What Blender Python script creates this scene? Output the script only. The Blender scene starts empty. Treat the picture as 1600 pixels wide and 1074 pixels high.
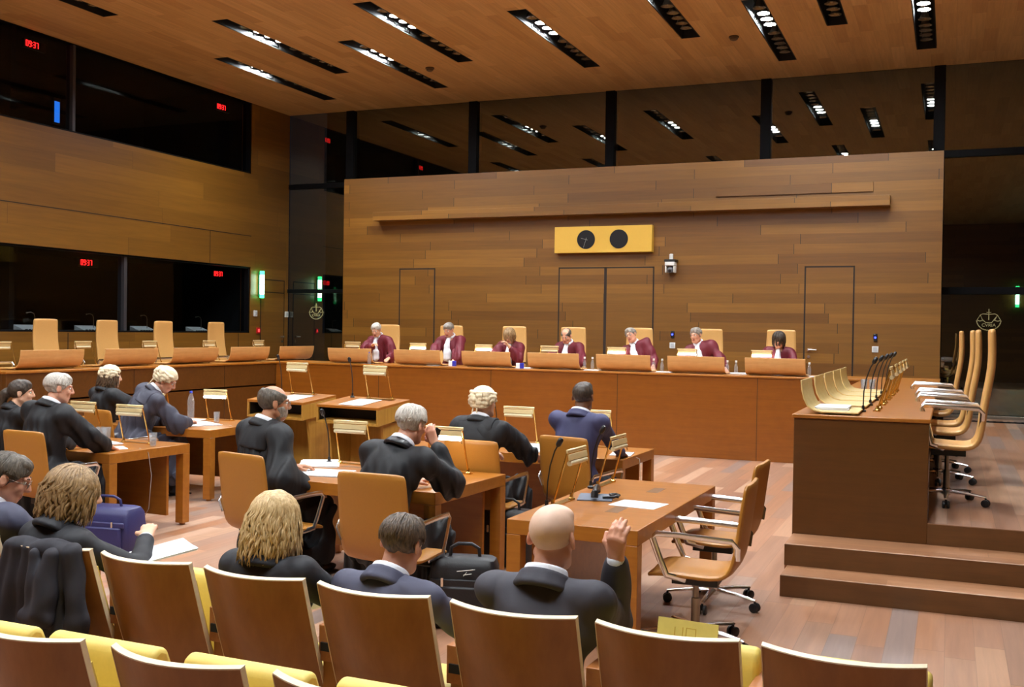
import bpy, bmesh, math, random
import numpy as np
from mathutils import Vector, Matrix, Euler
random.seed(7)
C = bpy.context.scene.collection
R = math.radians
# ------------------------------------------------------------------ colour / materials
def lin(c):
    return tuple(((v/255.0)/12.92 if v/255.0 <= .04045 else ((v/255.0+.055)/1.055)**2.4) for v in c)
def setin(b, k, v):
    if k in b.inputs: b.inputs[k].default_value = v
class NT:
    """tiny node builder"""
    def __init__(s, name):
        s.m = bpy.data.materials.new(name); s.m.use_nodes = True
        s.t = s.m.node_tree; s.t.nodes.clear()
        s.out = s.t.nodes.new('ShaderNodeOutputMaterial')
    def n(s, typ, ins=None, **kw):
        x = s.t.nodes.new(typ)
        for k, v in kw.items(): setattr(x, k, v)
        for k, v in (ins or {}).items():
            if isinstance(v, bpy.types.NodeSocket): s.t.links.new(v, x.inputs[k])
            else: x.inputs[k].default_value = v
        return x
    def math(s, op, a, b=0.0, c=None):
        d = {0: a, 1: b}
        if c is not None: d[2] = c
        return s.n('ShaderNodeMath', d, operation=op).outputs[0]
    def mix(s, fac, a, b, blend='MIX'):
        x = s.n('ShaderNodeMix', None, data_type='RGBA', blend_type=blend)
        for i, v in ((0, fac), (6, a), (7, b)):
            if isinstance(v, bpy.types.NodeSocket): s.t.links.new(v, x.inputs[i])
            else: x.inputs[i].default_value = v if i == 0 else (*v, 1) if len(v) == 3 else v
        return x.outputs[2]
    def ramp(s, fac, stops, const=False):
        r = s.n('ShaderNodeValToRGB', {0: fac})
        if const: r.color_ramp.interpolation = 'CONSTANT'
        e = r.color_ramp.elements
        while len(e) < len(stops): e.new(.5)
        for k, (p, c) in zip(e, stops): k.position = p; k.color = (*c, 1)
        return r.outputs[0]
    def coord(s, kind='Object'):
        return s.n('ShaderNodeTexCoord').outputs[kind]
    def bsdf(s, col, rough=.5, metal=0.0, **kw):
        b = s.n('ShaderNodeBsdfPrincipled', {'Base Color': col if isinstance(col, bpy.types.NodeSocket) else (*col, 1), 'Roughness': rough, 'Metallic': metal})
        for k, v in kw.items(): setin(b, k.replace('_', ' '), v)
        s.t.links.new(b.outputs[0], s.out.inputs[0]); return b
    def bump(s, b, h, strength=.3, dist=.01):
        x = s.n('ShaderNodeBump', {'Height': h, 'Strength': strength, 'Distance': dist})
        s.t.links.new(x.outputs[0], b.inputs['Normal'])
MATS = {}
def plain(name, c, rough=.5, metal=0.0, var=.12, scale=30.0, bump=0.0, **kw):
    if name in MATS: return MATS[name]
    t = NT(name); c = lin(c)
    nz = t.n('ShaderNodeTexNoise', {'Vector': t.coord(), 'Scale': scale, 'Detail': 4.0})
    col = t.mix(nz.outputs[0], tuple(v*(1-var) for v in c), tuple(min(1, v*(1+var)) for v in c))
    b = t.bsdf(col, rough, metal, **kw)
    if bump: t.bump(b, nz.outputs[0], bump, .004)
    MATS[name] = t.m; return t.m
def emit(name, c, s):
    if name in MATS: return MATS[name]
    t = NT(name)
    e = t.n('ShaderNodeEmission', {'Color': (*lin(c), 1), 'Strength': s})
    t.t.links.new(e.outputs[0], t.out.inputs[0]); MATS[name] = t.m; return t.m
def wood(name, c1, c2, axis=0, rough=.35, fine=1.0, coat=.15):
    """veneer: grain stretched along one axis of the object"""
    t = NT(name); sc = [14*fine]*3; sc[axis] = .9*fine
    mp = t.n('ShaderNodeMapping', {'Vector': t.coord(), 'Scale': tuple(sc)})
    a = t.n('ShaderNodeTexNoise', {'Vector': mp.outputs[0], 'Scale': 1.6, 'Detail': 7.0, 'Roughness': .65, 'Distortion': .35})
    bb = t.n('ShaderNodeTexNoise', {'Vector': t.coord(), 'Scale': 9.0, 'Detail': 5.0})
    col = t.ramp(a.outputs[0], [(.3, lin(c1)), (.7, lin(c2))])
    col = t.mix(.25, col, t.ramp(bb.outputs[0], [(.35, lin(c1)), (.65, lin(c2))]))
    t.bsdf(col, rough, 0, Coat_Weight=coat, Coat_Roughness=.25); MATS[name] = t.m; return t.m
def planks(name, u, v, h, L, cols, seam_u=.004, seam_v=.0025, seam_dark=.35, seam_v_dark=.75, rough=.4, coat=.1, spec=.5):
    """boards h wide and L long running along object axis u, each with its own tone"""
    t = NT(name); sx = t.n('ShaderNodeSeparateXYZ', {0: t.coord()}).outputs
    V = t.math('DIVIDE', sx[v], h); row = t.math('FLOOR', V)
    w1 = t.n('ShaderNodeTexWhiteNoise', {'W': row}, noise_dimensions='1D').outputs[0]
    U = t.math('ADD', t.math('DIVIDE', sx[u], L), t.math('MULTIPLY', w1, 7.31)); col_i = t.math('FLOOR', U)
    vec = t.n('ShaderNodeCombineXYZ', {0: row, 1: col_i, 2: 3.3}).outputs[0]
    w2 = t.n('ShaderNodeTexWhiteNoise', {'Vector': vec}, noise_dimensions='3D').outputs[0]
    stops = [((i+.5)/len(cols), lin(c)) for i, c in enumerate(cols)]
    col = t.ramp(w2, stops)
    sc = [18.0]*3; sc[u] = .8
    off = t.n('ShaderNodeVectorMath', {0: t.coord(), 1: vec}, operation='ADD').outputs[0]
    mp = t.n('ShaderNodeMapping', {'Vector': off, 'Scale': tuple(sc)})
    g = t.n('ShaderNodeTexNoise', {'Vector': mp.outputs[0], 'Scale': 1.4, 'Detail': 6.0, 'Roughness': .6, 'Distortion': .3}).outputs[0]
    col = t.mix(1.0, col, t.ramp(g, [(.3, (.84, .83, .82)), (.7, (1.07, 1.06, 1.05))]), 'MULTIPLY')
    fu = t.math('FRACT', U); fv = t.math('FRACT', V)
    su = t.math('LESS_THAN', t.math('MULTIPLY', fu, L), seam_u*2)
    sv = t.math('LESS_THAN', t.math('MULTIPLY', fv, h), seam_v*2)
    col = t.mix(su, col, t.mix(1.0, col, (seam_dark,)*3, 'MULTIPLY'))
    col = t.mix(sv, col, t.mix(1.0, col, (seam_v_dark,)*3, 'MULTIPLY'))
    t.bsdf(col, rough, 0, Coat_Weight=coat, Coat_Roughness=.3, Specular_IOR_Level=spec); MATS[name] = t.m; return t.m
def pane(name, tint=(.9, .95, .92), ior=1.9, thru=1.0, mul=1.0):
    """a single sheet of glass: lets light straight through, mirrors the rest"""
    t = NT(name)
    tr = t.n('ShaderNodeBsdfTransparent', {0: (*[v*thru for v in tint], 1)})
    gl = t.n('ShaderNodeBsdfGlossy', {'Color': (.94, 1, .9, 1), 'Roughness': .012})
    nz = t.n('ShaderNodeTexNoise', {'Vector': t.coord(), 'Scale': .6})
    fr = t.n('ShaderNodeFresnel', {0: ior})
    f = t.math('MULTIPLY', fr.outputs[0], t.math('MULTIPLY_ADD', nz.outputs[0], .06*mul, .97*mul))
    f = t.math('MULTIPLY', f, t.math('SUBTRACT', 1.0, t.n('ShaderNodeNewGeometry').outputs['Backfacing']))
    mx = t.n('ShaderNodeMixShader', {0: f, 1: tr.outputs[0], 2: gl.outputs[0]})
    t.t.links.new(mx.outputs[0], t.out.inputs[0]); MATS[name] = t.m; return t.m
def hairmat(name, c1, c2, rough=.5, scale=60.0):
    if name in MATS: return MATS[name]
    t = NT(name)
    mp = t.n('ShaderNodeMapping', {'Vector': t.coord(), 'Scale': (scale, scale*.5, scale*.18)})
    a = t.n('ShaderNodeTexNoise', {'Vector': mp.outputs[0], 'Scale': 2.0, 'Detail': 5.0, 'Roughness': .7})
    col = t.ramp(a.outputs[0], [(.32, lin(c1)), (.68, lin(c2))])
    b = t.bsdf(col, rough); t.bump(b, a.outputs[0], .6, .004); MATS[name] = t.m; return t.m
# ------------------------------------------------------------------ mesh builder
class MB:
    def __init__(s): s.b = bmesh.new()
    def _x(s, vs, M):
        if M is not None: bmesh.ops.transform(s.b, matrix=M, verts=vs)
        return vs
    def box(s, lo, hi, M=None):
        x0, y0, z0 = lo; x1, y1, z1 = hi
        v = [s.b.verts.new(p) for p in ((x0,y0,z0),(x1,y0,z0),(x1,y1,z0),(x0,y1,z0),(x0,y0,z1),(x1,y0,z1),(x1,y1,z1),(x0,y1,z1))]
        for f in ((3,2,1,0),(4,5,6,7),(0,1,5,4),(1,2,6,5),(2,3,7,6),(3,0,4,7)): s.b.faces.new([v[i] for i in f])
        s._x(v, M); return s
    def cbox(s, c, d, M=None):
        return s.box([c[i]-d[i]/2 for i in range(3)], [c[i]+d[i]/2 for i in range(3)], M)
    def loft(s, rings, cap=True, closed=True):
        vs = [[s.b.verts.new(p) for p in r] for r in rings]
        n = len(vs[0])
        for a, b in zip(vs, vs[1:]):
            for i in range(n if closed else n-1):
                j = (i+1) % n
                s.b.faces.new((a[i], a[j], b[j], b[i]))
        if cap and closed:
            s.b.faces.new(vs[0][::-1]); s.b.faces.new(vs[-1])
        return s
    def tube(s, pts, r, n=8, flat=1.0, up=None):
        pts = [Vector(p) for p in pts]; rs = r if isinstance(r, (list, tuple)) else [r]*len(pts)
        rings = []; ref = None
        for i, p in enumerate(pts):
            d = (pts[min(i+1, len(pts)-1)] - pts[max(i-1, 0)])
            if d.length < 1e-9: d = Vector((0, 0, 1))
            d.normalize()
            if ref is None:
                ref = Vector(up) if up else (Vector((0,0,1)) if abs(d.z) < .9 else Vector((1,0,0)))
            a = d.cross(ref)
            if a.length < 1e-6: a = d.orthogonal()
            a.normalize(); b = a.cross(d).normalized(); ref = b
            rings.append([p + a*math.cos(2*math.pi*k/n)*rs[i] + b*math.sin(2*math.pi*k/n)*rs[i]*flat for k in range(n)])
        return s.loft(rings)
    def cyl(s, c0, c1, r0, r1=None, n=16):
        return s.tube([c0, c1], [r0, r0 if r1 is None else r1], n)
    def lathe(s, prof, c=(0,0,0), n=20, cap=True):
        return s.loft([[Vector((c[0]+r*math.cos(2*math.pi*k/n), c[1]+r*math.sin(2*math.pi*k/n), c[2]+z)) for k in range(n)] for r, z in prof], cap)
    def sph(s, c, r, seg=16, R3=None):
        r = (r, r, r) if not isinstance(r, (tuple, list)) else r
        v = bmesh.ops.create_uvsphere(s.b, u_segments=seg, v_segments=max(6, seg//2), radius=1)['verts']
        M = Matrix.Translation(c) @ (R3.to_4x4() if R3 else Matrix.Identity(4)) @ Matrix.Diagonal((*r, 1))
        return s._x(v, M) and s
    def prism(s, poly, d, M=None):
        """poly in xz-plane, extruded along y by d"""
        a = [s.b.verts.new((p[0], 0, p[1])) for p in poly]; b = [s.b.verts.new((p[0], d, p[1])) for p in poly]
        n = len(poly)
        s.b.faces.new(a); s.b.faces.new(b[::-1])
        for i in range(n): s.b.faces.new((a[i], b[i], b[(i+1) % n], a[(i+1) % n]))
        s._x(a+b, M); return s
    def done(s, name, mat, parent=None, bevel=0.0, smooth=True, seg=2):
        bmesh.ops.recalc_face_normals(s.b, faces=s.b.faces[:])
        me = bpy.data.meshes.new(name); s.b.to_mesh(me); s.b.free()
        if smooth:
            me.polygons.foreach_set('use_smooth', [True]*len(me.polygons))
            try: me.set_sharp_from_angle(angle=R(38))
            except Exception: pass
        o = bpy.data.objects.new(name, me); C.objects.link(o)
        if mat:
            for m in (mat if isinstance(mat, (list, tuple)) else [mat]): me.materials.append(m)
        if parent: o.parent = parent
        if bevel:
            bv = o.modifiers.new('bevel', 'BEVEL'); bv.width = bevel; bv.segments = seg; bv.limit_method = 'ANGLE'; bv.angle_limit = R(40)
            bv.harden_normals = False
        return o
def tag(o, label, cat, group=None, kind=None):
    if label: o['label'] = label
    if cat: o['category'] = cat
    if group: o['group'] = group
    if kind: o['kind'] = kind
    return o
def thing(name, label, cat, loc=(0,0,0), rz=0.0, group=None):
    o = bpy.data.objects.new(name, None); C.objects.link(o); o.empty_display_size = .1
    o.location = loc; o.rotation_euler = (0, 0, rz); return tag(o, label, cat, group)
def struct(o):
    o['kind'] = 'structure'; return o
def dup(root, loc, rz, label, group=None):
    def cp(o, par):
        c = o.copy(); C.objects.link(c)
        if par: c.parent = par
        for ch in kids[o.name]: cp(ch, c)
        return c
    kids = {}
    def walk(o):
        kids[o.name] = list(o.children)
        for c in o.children: walk(c)
    walk(root)
    r = cp(root, None); r.location = loc; r.rotation_euler = (0, 0, rz); r['label'] = label
    if group: r['group'] = group
    return r
class Maker:
    """first call moves the prototype, later calls copy it with its parts"""
    def __init__(s, fn): s.fn = fn; s.p = None
    def __call__(s, loc, rz, label, group=None):
        if s.p is None:
            s.p = s.fn(); s.p.location = loc; s.p.rotation_euler = (0, 0, rz); s.p['label'] = label
            if group: s.p['group'] = group
            return s.p
        return dup(s.p, loc, rz, label, group)
# ------------------------------------------------------------------ materials used all over
WALLB = planks('wall_boards', 0, 2, .165, 2.3, [(108,67,15),(122,79,20),(115,73,17),(131,87,25),(118,76,18),(111,70,15),(137,91,28)], .006, .002, .3, .82, .42)
WALLL = planks('side_wall_boards', 1, 2, .30, 3.6, [(116,76,20),(130,87,25),(123,81,22),(138,93,29),(119,78,20)], .004, .002, .6, .8, .42)
CEILB = planks('ceiling_boards', 1, 0, .19, 1.35, [(188,144,88),(204,162,104),(196,153,96),(212,170,112),(191,148,92),(200,157,100)], .003, .003, 1.3, .85, .5, .0)
FLOORB = planks('floor_boards', 1, 0, .16, 1.7, [(166,120,92),(188,146,116),(154,114,92),(180,130,98),(150,128,118),(198,158,130),(176,122,86),(164,126,104)], .0025, .0018, .6, .72, .34, .15)
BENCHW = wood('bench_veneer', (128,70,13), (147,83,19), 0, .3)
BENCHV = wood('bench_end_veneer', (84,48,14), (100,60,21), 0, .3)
TABLEW = wood('table_veneer', (150,88,22), (172,107,34), 0, .32)
SHELLW = wood('plywood_back', (146,92,36), (170,112,50), 2, .38, .7)
EDGEW = plain('plywood_edge', (240,216,182), .5)
LECTW = wood('lectern_side', (158,112,38), (188,140,58), 2, .45)
RESTW = wood('document_rest_veneer', (206,150,86), (228,174,108), 0, .4)
RESTP = wood('pale_rest_veneer', (206,176,110), (226,200,140), 1, .4)
LEATH = plain('tan_leather', (212,160,92), .42, 0, .06, 90, .08)
LEATHB = plain('cognac_leather', (172,114,40), .42, 0, .06, 90, .08)
YELLOW = plain('yellow_upholstery', (234,206,108), .55, 0, .06, 60, .1)
CHROME = plain('polished_aluminium', (236,236,236), .24, 1.0, .04)
STEELD = plain('satin_steel', (150,140,128), .35, 1.0, .06)
BLACKP = plain('black_plastic', (20,19,21), .4)
DARK = plain('dark_recess', (10,8,6), .7)
GROOVE = plain('dark_groove', (38,22,10), .7)
MULL = plain('dark_mullion', (9,8,10), .6, 0, Specular_IOR_Level=.12)
GOLD = plain('brass', (214,174,98), .24, 1.0, .05)
CREAM = plain('cream_shade', (226,204,150), .35, .3, .05)
PAPER = plain('paper', (244,244,246), .7, 0, .02)
WHITEP = plain('white_plastic', (225,222,216), .4, 0, .03)
GREYP = plain('grey_plastic', (104,104,108), .45)
GLASSM = NT('clear_glass')
def _glass(t):
    tr = t.n('ShaderNodeBsdfTransparent', {0: (.93, .95, .96, 1)}); gl = t.n('ShaderNodeBsdfGlossy', {'Roughness': .04}); df = t.n('ShaderNodeBsdfDiffuse', {0: (.85, .88, .92, 1)})
    nz = t.n('ShaderNodeTexNoise', {'Vector': t.coord(), 'Scale': 40.0}); lw = t.n('ShaderNodeLayerWeight', {0: .55})
    a = t.n('ShaderNodeMixShader', {0: t.math('MULTIPLY', lw.outputs[1], .55), 1: tr.outputs[0], 2: gl.outputs[0]})
    b = t.n('ShaderNodeMixShader', {0: t.math('MULTIPLY', nz.outputs[0], .22), 1: a.outputs[0], 2: df.outputs[0]})
    t.t.links.new(b.outputs[0], t.out.inputs[0])
_glass(GLASSM); GLASSM = GLASSM.m
TUBE_ON = emit('lit_tube', (255,250,240), 26.0)
TUBE_OFF = plain('unlit_tube', (216,200,160), .4, 0, .03)
SPOT_ON = emit('lit_spot', (242,250,255), 640.0)
SPOT_OFF = plain('spot_lens', (150,138,120), .25, .7)
GREEN = emit('green_exit_light', (60,255,150), 7.0)
GREENC = emit('green_exit_core', (190,255,220), 16.0)
RED = emit('red_digits', (255,30,30), 5.0)
BLUE = emit('blue_led', (40,50,255), 14.0)
SCREENB = emit('blue_screen', (40,120,235), 1.6)
NIGHT = pane('night_glass', (.8,.85,.82), 2.7)
BOOTHG = pane('booth_glass', (.75,.78,.8), 1.45, 1.0, .6)
# ------------------------------------------------------------------ the room
HC, XL, XR, YG, YB = 6.32, -13.16, 6.0, 19.0, -8.0
PZ = .451                                    # raised platform behind the benches
m = MB(); m.box((XL, YB, -.1), (XR, YG, 0)); struct(m.done('floor', FLOORB, smooth=False))
m = MB()
m.box((XL, 5.0, 0), (-10.75, YG, PZ)); m.box((-10.75, 15.2, 0), (-.9, YG, PZ)); m.box((-.9, 8.12, 0), (XR, YG, PZ))
struct(m.done('floor_platform', FLOORB, smooth=False))
m = MB(); m.box((-1.05, 7.36, 0), (XR, 7.69, .147)); s1 = m.done('floor_step_lower', None, bevel=.006)
m = MB(); m.box((-1.07, 7.69, 0), (XR, 8.12, .299)); s2 = m.done('floor_step_upper', None, bevel=.006)
STEPW = planks('step_boards', 0, 1, .16, 1.9, [(160,112,78),(176,126,90),(168,118,83),(184,134,98)], .002, .0015, .7, .8, .36)
for s in (s1, s2): s.data.materials.append(STEPW); struct(s)
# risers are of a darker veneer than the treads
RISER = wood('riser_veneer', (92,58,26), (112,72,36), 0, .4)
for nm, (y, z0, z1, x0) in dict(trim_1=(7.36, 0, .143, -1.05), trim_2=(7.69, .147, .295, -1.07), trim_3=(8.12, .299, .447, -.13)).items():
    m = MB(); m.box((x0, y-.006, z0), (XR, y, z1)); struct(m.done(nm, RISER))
# ceiling with the light slots cut out
SLOTS = []
for x, ys in ((-11.46, (14.5, 8.58, 2.7)), (-10.07, (12.7, 6.8, .9)), (-8.9, (14.3, 8.4, 2.5)), (-7.65, (12.7, 6.8, .9)), (-5.75, (13.75, 7.85, 1.95)),
              (-3.76, (12.55, 6.65, .75)), (-2.57, (14.4, 8.5, 2.6)), (-1.61, (12.6, 6.7, .8)), (-.43, (14.4, 8.5, 2.6))):
    for y in ys: SLOTS.append((x, y))
SW, SL = .30, 3.42
xs = sorted({XL, XR} | {round(x-SW/2, 3) for x, _ in SLOTS} | {round(x+SW/2, 3) for x, _ in SLOTS})
m = MB()
for a, b in zip(xs, xs[1:]):
    mid = (a+b)/2; cuts = sorted((y, y+SL) for x, y in SLOTS if abs(x-mid) < SW/2-.01)
    y = YB
    for c0, c1 in cuts + [(YG, YG)]:
        if c0 > y: m.box((a, y, HC), (b, c0, HC+.04))
        y = c1
struct(m.done('ceiling', CEILB, smooth=False))
m = MB(); m.box((XL-.2, YB, HC+.34), (XR, YG, HC+.4)); struct(m.done('ceiling_void', DARK, smooth=False))
# left wall, with the two strips of booth windows
m = MB(); Y0 = 4.0; YE = 17.69
for lo, hi in (((XL-.25, YB, 0), (XL, Y0, HC)), ((XL-.25, YE, 0), (XL, YG, HC)), ((XL-.25, Y0, 0), (XL, YE, 1.66)), ((XL-.25, Y0, 3.0), (XL, YE, 4.89))): m.box(lo, hi)
struct(m.done('wall_left', WALLL, smooth=False))
BOOTHI = plain('booth_interior', (7,7,9), .9)
m = MB()
for z0, z1 in ((1.2, 3.1), (4.8, HC+.3)):
    m.box((XL-3.0, Y0-.1, z0), (XL-2.9, YE+.2, z1)); m.box((XL-3, Y0-.1, z0), (XL-.25, YE+.2, z0+.05)); m.box((XL-3, Y0-.1, z1), (XL-.25, YE+.2, z1+.05))
    m.box((XL-3, YE+.1, z0), (XL-.25, YE+.2, z1)); m.box((XL-3, Y0-.2, z0), (XL-.25, Y0-.1, z1)); m.box((XL-3, 12.55, z0), (XL-.9, 12.65, z1))
struct(m.done('wall_booth_interior', BOOTHI, smooth=False))
k = 1
def window(lo, hi, mat):
    global k
    m = MB(); m.box(lo, hi); o = struct(m.done('window_%d' % k, mat, smooth=False)); k += 1; return o
for ya, yb in ((Y0, 8.0), (8.06, 13.01), (13.07, YE)): window((XL-.12, ya, 4.89), (XL-.118, yb, HC), BOOTHG)
for ya, yb in ((Y0, 9.2), (9.26, 14.2), (14.27, YE)): window((XL-.12, ya, 1.66), (XL-.118, yb, 3.0), BOOTHG)
t = 4
def trim(lo, hi, mat):
    global t
    m = MB(); m.box(lo, hi); o = struct(m.done('trim_%d' % t, mat, bevel=.004)); t += 1; return o
BOOTHF = plain('booth_mullion', (66,64,68), .5, .3)
trim((XL-.2, 13.01, 4.89), (XL-.05, 13.07, HC), BOOTHF); trim((XL-.2, 14.2, 1.66), (XL-.05, 14.27, 3.0), BOOTHF)
trim((XL-.2, 8.0, 4.89), (XL-.05, 8.06, HC), BOOTHF); trim((XL-.2, 9.2, 1.66), (XL-.05, 9.26, 3.0), BOOTHF)
for z in (1.66, 2.97, 4.89): trim((XL-.2, Y0, z), (XL-.02, YE, z+.03), MULL)
for z0, z1 in ((1.66, 3.0), (4.89, HC)): trim((XL-.2, YE-.05, z0), (XL-.02, YE, z1), MULL)
m = MB(); m.box((XL-.95, Y0, 1.56), (XL-.2, YE, 1.62)); struct(m.done('trim_booth_counter', BLACKP))
# lower wall strip: flush panels with joints
m = MB()
for y in (8.4, 10.6, 12.9, 15.1, 17.3): m.box((XL, y, .46), (XL+.004, y+.012, 1.65))
m.box((XL, 4.0, 3.62), (XL+.004, YE, 3.635)); m.box((XL, 10.9, 3.0), (XL+.004, 10.91, 3.62)); m.box((XL, 16.4, 3.0), (XL+.004, 16.41, 3.62))
struct(m.done('trim_wall_joints', GROOVE))
# side door in the left wall
def door(name, lo, hi, axis, grooves, mat, handle=None, flip=1):
    """a flush leaf proud of the wall with a dark shadow gap round it"""
    d = MB(); d.box(lo, hi); o = struct(d.done(name, mat, smooth=False))
    g = MB()
    for a, b in grooves: g.box(a, b)
    gr = g.done('shadow_gap', GROOVE, o)
    if handle:
        h = MB(); x, y, z = handle
        if axis == 'y':
            h.cyl((x, y, z), (x, y-.06, z), .022); h.tube([(x, y-.055, z), (x+.13, y-.055, z)], .011); h.cyl((x, y, z-.12), (x, y-.012, z-.12), .026)
        else:
            h.cyl((x, y, z), (x+.06, y, z), .022); h.tube([(x+.055, y, z), (x+.055, y-.13, z)], .011); h.cyl((x, y, z-.1), (x+.012, y, z-.1), .026)
        h.done('door_handle', CHROME, o)
    return o
door('door_1', (XL, 18.04, PZ), (XL+.006, 18.84, 2.5), 'x', [((XL+.001, 18.84, PZ), (XL+.008, 18.86, 2.78)), ((XL+.001, 18.02, PZ), (XL+.008, 18.04, 2.78)), ((XL+.001, 18.02, 2.5), (XL+.008, 18.86, 2.52)), ((XL+.001, 18.02, 2.76), (XL+.008, 18.86, 2.78))], WALLL, (XL+.006, 18.78, 1.58))
# freestanding boarded wall behind the judges
WX0, WX1, WY, WZ = -11.17, -.15, 18.0, 4.74
m = MB(); m.box((WX0, WY, PZ), (WX1, WY+.28, WZ)); struct(m.done('wall_back', WALLB, smooth=False))
def back_door(name, x0, x1, zt, handle=None):
    y0 = WY-.008; g = .026
    return door(name, (x0+g, y0, PZ), (x1-g, WY, zt-g), 'y', [((x0, WY-.004, PZ), (x0+g, WY, zt)), ((x1-g, WY-.004, PZ), (x1, WY, zt)), ((x0, WY-.004, zt-g), (x1, WY, zt))], WALLB, handle)
back_door('door_2', -9.9, -9.12, 2.96); back_door('door_3', -6.61, -5.715, 2.95); back_door('door_4', -5.715, -4.82, 2.95)
back_door('door_5', -2.26, -1.46, 2.93, (-2.17, WY-.008, 1.545))
m = MB(); m.box((-10.37, WY-.24, 3.875), (-.93, WY, 4.04)); struct(m.done('trim_ledge', WALLB, bevel=.004))
m = MB(); m.box((-3.75, WY-.03, 4.13), (-1.2, WY, 4.29)); struct(m.done('trim_proud_board', WALLB, bevel=.003))
# glass wall behind it all
MX = [-11.64, -8.82, -5.98, -3.1, -.24, 2.62, 5.5]
for x in MX: trim((x-.09, YG-.05, PZ), (x+.09, YG+.2, HC), MULL)
trim((XL, YG-.03, 4.74), (-11.73, YG+.1, 4.84), MULL); trim((-.15, YG-.03, 4.78), (XR, YG+.1, 4.9), MULL)
trim((XL, YG-.03, 2.52), (-11.73, YG+.1, 2.6), MULL); trim((-.15, YG-.03, 2.5), (XR, YG+.1, 2.62), MULL)
trim((-.15, YG-.06, PZ), (XR, YG-.002, PZ+.05), STEELD)
ex = [XL] + MX + [XR]
for a, b in zip(ex, ex[1:]):
    window((a+.01, YG+.02, PZ), (b-.01, YG+.022, HC), NIGHT)
m = MB(); m.box((XL-1, YG+3.0, -.5), (XR+1, YG+3.1, HC+1)); struct(m.done('wall_night_outside', plain('night_dark', (3,3,4), .9)))
m = MB(); m.box((-.1, YG-.85, PZ), (1.6, YG-.6, PZ+.004))
for i in range(16): m.box((-.05+i*.1, YG-.84, PZ+.004), (-.01+i*.1, YG-.61, PZ+.008))
struct(m.done('trim_floor_grille', MULL))
m = MB(); m.box((XR, YB, 0), (XR+.2, YG, HC)); struct(m.done('wall_right', plain('dark_side_wall', (120,110,80), .5), smooth=False))
m = MB(); m.box((XL, YB-.2, 0), (XR, YB, HC)); struct(m.done('wall_rear', WALLB, smooth=False))
# ------------------------------------------------------------------ ceiling light slots
def slot_proto():
    r = thing('ceiling_light_slot', 'x', 'ceiling light')
    m = MB(); w = SW/2-.006; d = .26
    m.box((-w, 0, d), (w, SL, d+.02)); m.box((-w, 0, 0), (-w+.012, SL, d)); m.box((w-.012, 0, 0), (w, SL, d)); m.box((-w, 0, 0), (w, .012, d)); m.box((-w, SL-.012, 0), (w, SL, d))
    m.box((-w, .95, .03), (-w+.02, 1.65, .16))
    m.done('housing', DARK, r)
    for y in (.98, 1.27, 1.56):
        mm = MB(); mm.lathe([(.03, .22), (.09, .10), (.096, .085), (.086, .085), (.084, .1)], (0, y, 0), 18, False); ho = mm.done('lamp_can', SPOT_OFF, r)
        mm = MB(); mm.cyl((0, y, .098), (0, y, .1), .085, n=18); mm.done('lit_lens', SPOT_ON, ho)
    for y in (.62, 1.95, 2.28, 2.55, 2.82, 3.09):
        mm = MB(); mm.lathe([(.03, .22), (.08, .10), (.092, .06), (.07, .062), (.0, .09)], (0, y, 0), 18); lo = mm.done('unlit_lamp', SPOT_OFF, r)
    mm = MB(); mm.box((-w+.014, .9, .015), (-w+.02, 1.68, .085)); mm.done('reflector', plain('mirror_strip', (235,235,240), .12, 1.0), r)
    return r
slot = Maker(slot_proto)
SLAB = {(-11.46, 14.5): 'ceiling light slot nearest the glass wall, in the row closest to the booth wall', (-11.46, 8.58): 'ceiling light slot cut by the top edge of the photo, above the upper booth window',
 (-10.07, 12.7): 'ceiling light slot, second row from the booth wall, brightly lit reflector', (-8.9, 14.3): 'ceiling light slot beside the small smoke detector at the left',
 (-7.65, 12.7): 'ceiling light slot with three glaring lamps, left of the centre', (-5.75, 13.75): 'ceiling light slot above the yellow clock panel, three lamps lit',
 (-3.76, 12.55): 'ceiling light slot cut by the top edge, left of the second smoke detector', (-2.57, 14.4): 'ceiling light slot right of the second smoke detector, lit at its near end',
 (-1.61, 12.6): 'short visible end of a ceiling slot with only unlit round lamps', (-.43, 14.4): 'rightmost ceiling light slot in the photo, above the right bench'}
for x, y in SLOTS:
    l = SLAB.get((x, y), 'ceiling light slot seen only as a reflection in the dark glass'); slot((x, y, HC+.002), 0, l, 'recessed ceiling light slots' if (x, y) in SLAB else 'reflected ceiling light slots')
def detector(loc, label):
    r = thing('smoke_detector', label, 'smoke detector', loc, 0, 'smoke detectors')
    m = MB(); m.lathe([(.075, 0), (.08, -.02), (.06, -.025)]); m.done('mounting_ring', plain('bronze', (84,62,40), .5), r)
    m = MB(); m.lathe([(.06, -.025), (.058, -.05), (.03, -.065), (0, -.066)]); m.done('sensor_head', plain('bronze', (84,62,40), .5), r)
detector((-8.41, 16.28, HC), 'small dark smoke detector on the ceiling at the left'); detector((-3.13, 16.1, HC), 'small dark smoke detector on the ceiling above the wall camera')
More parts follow.
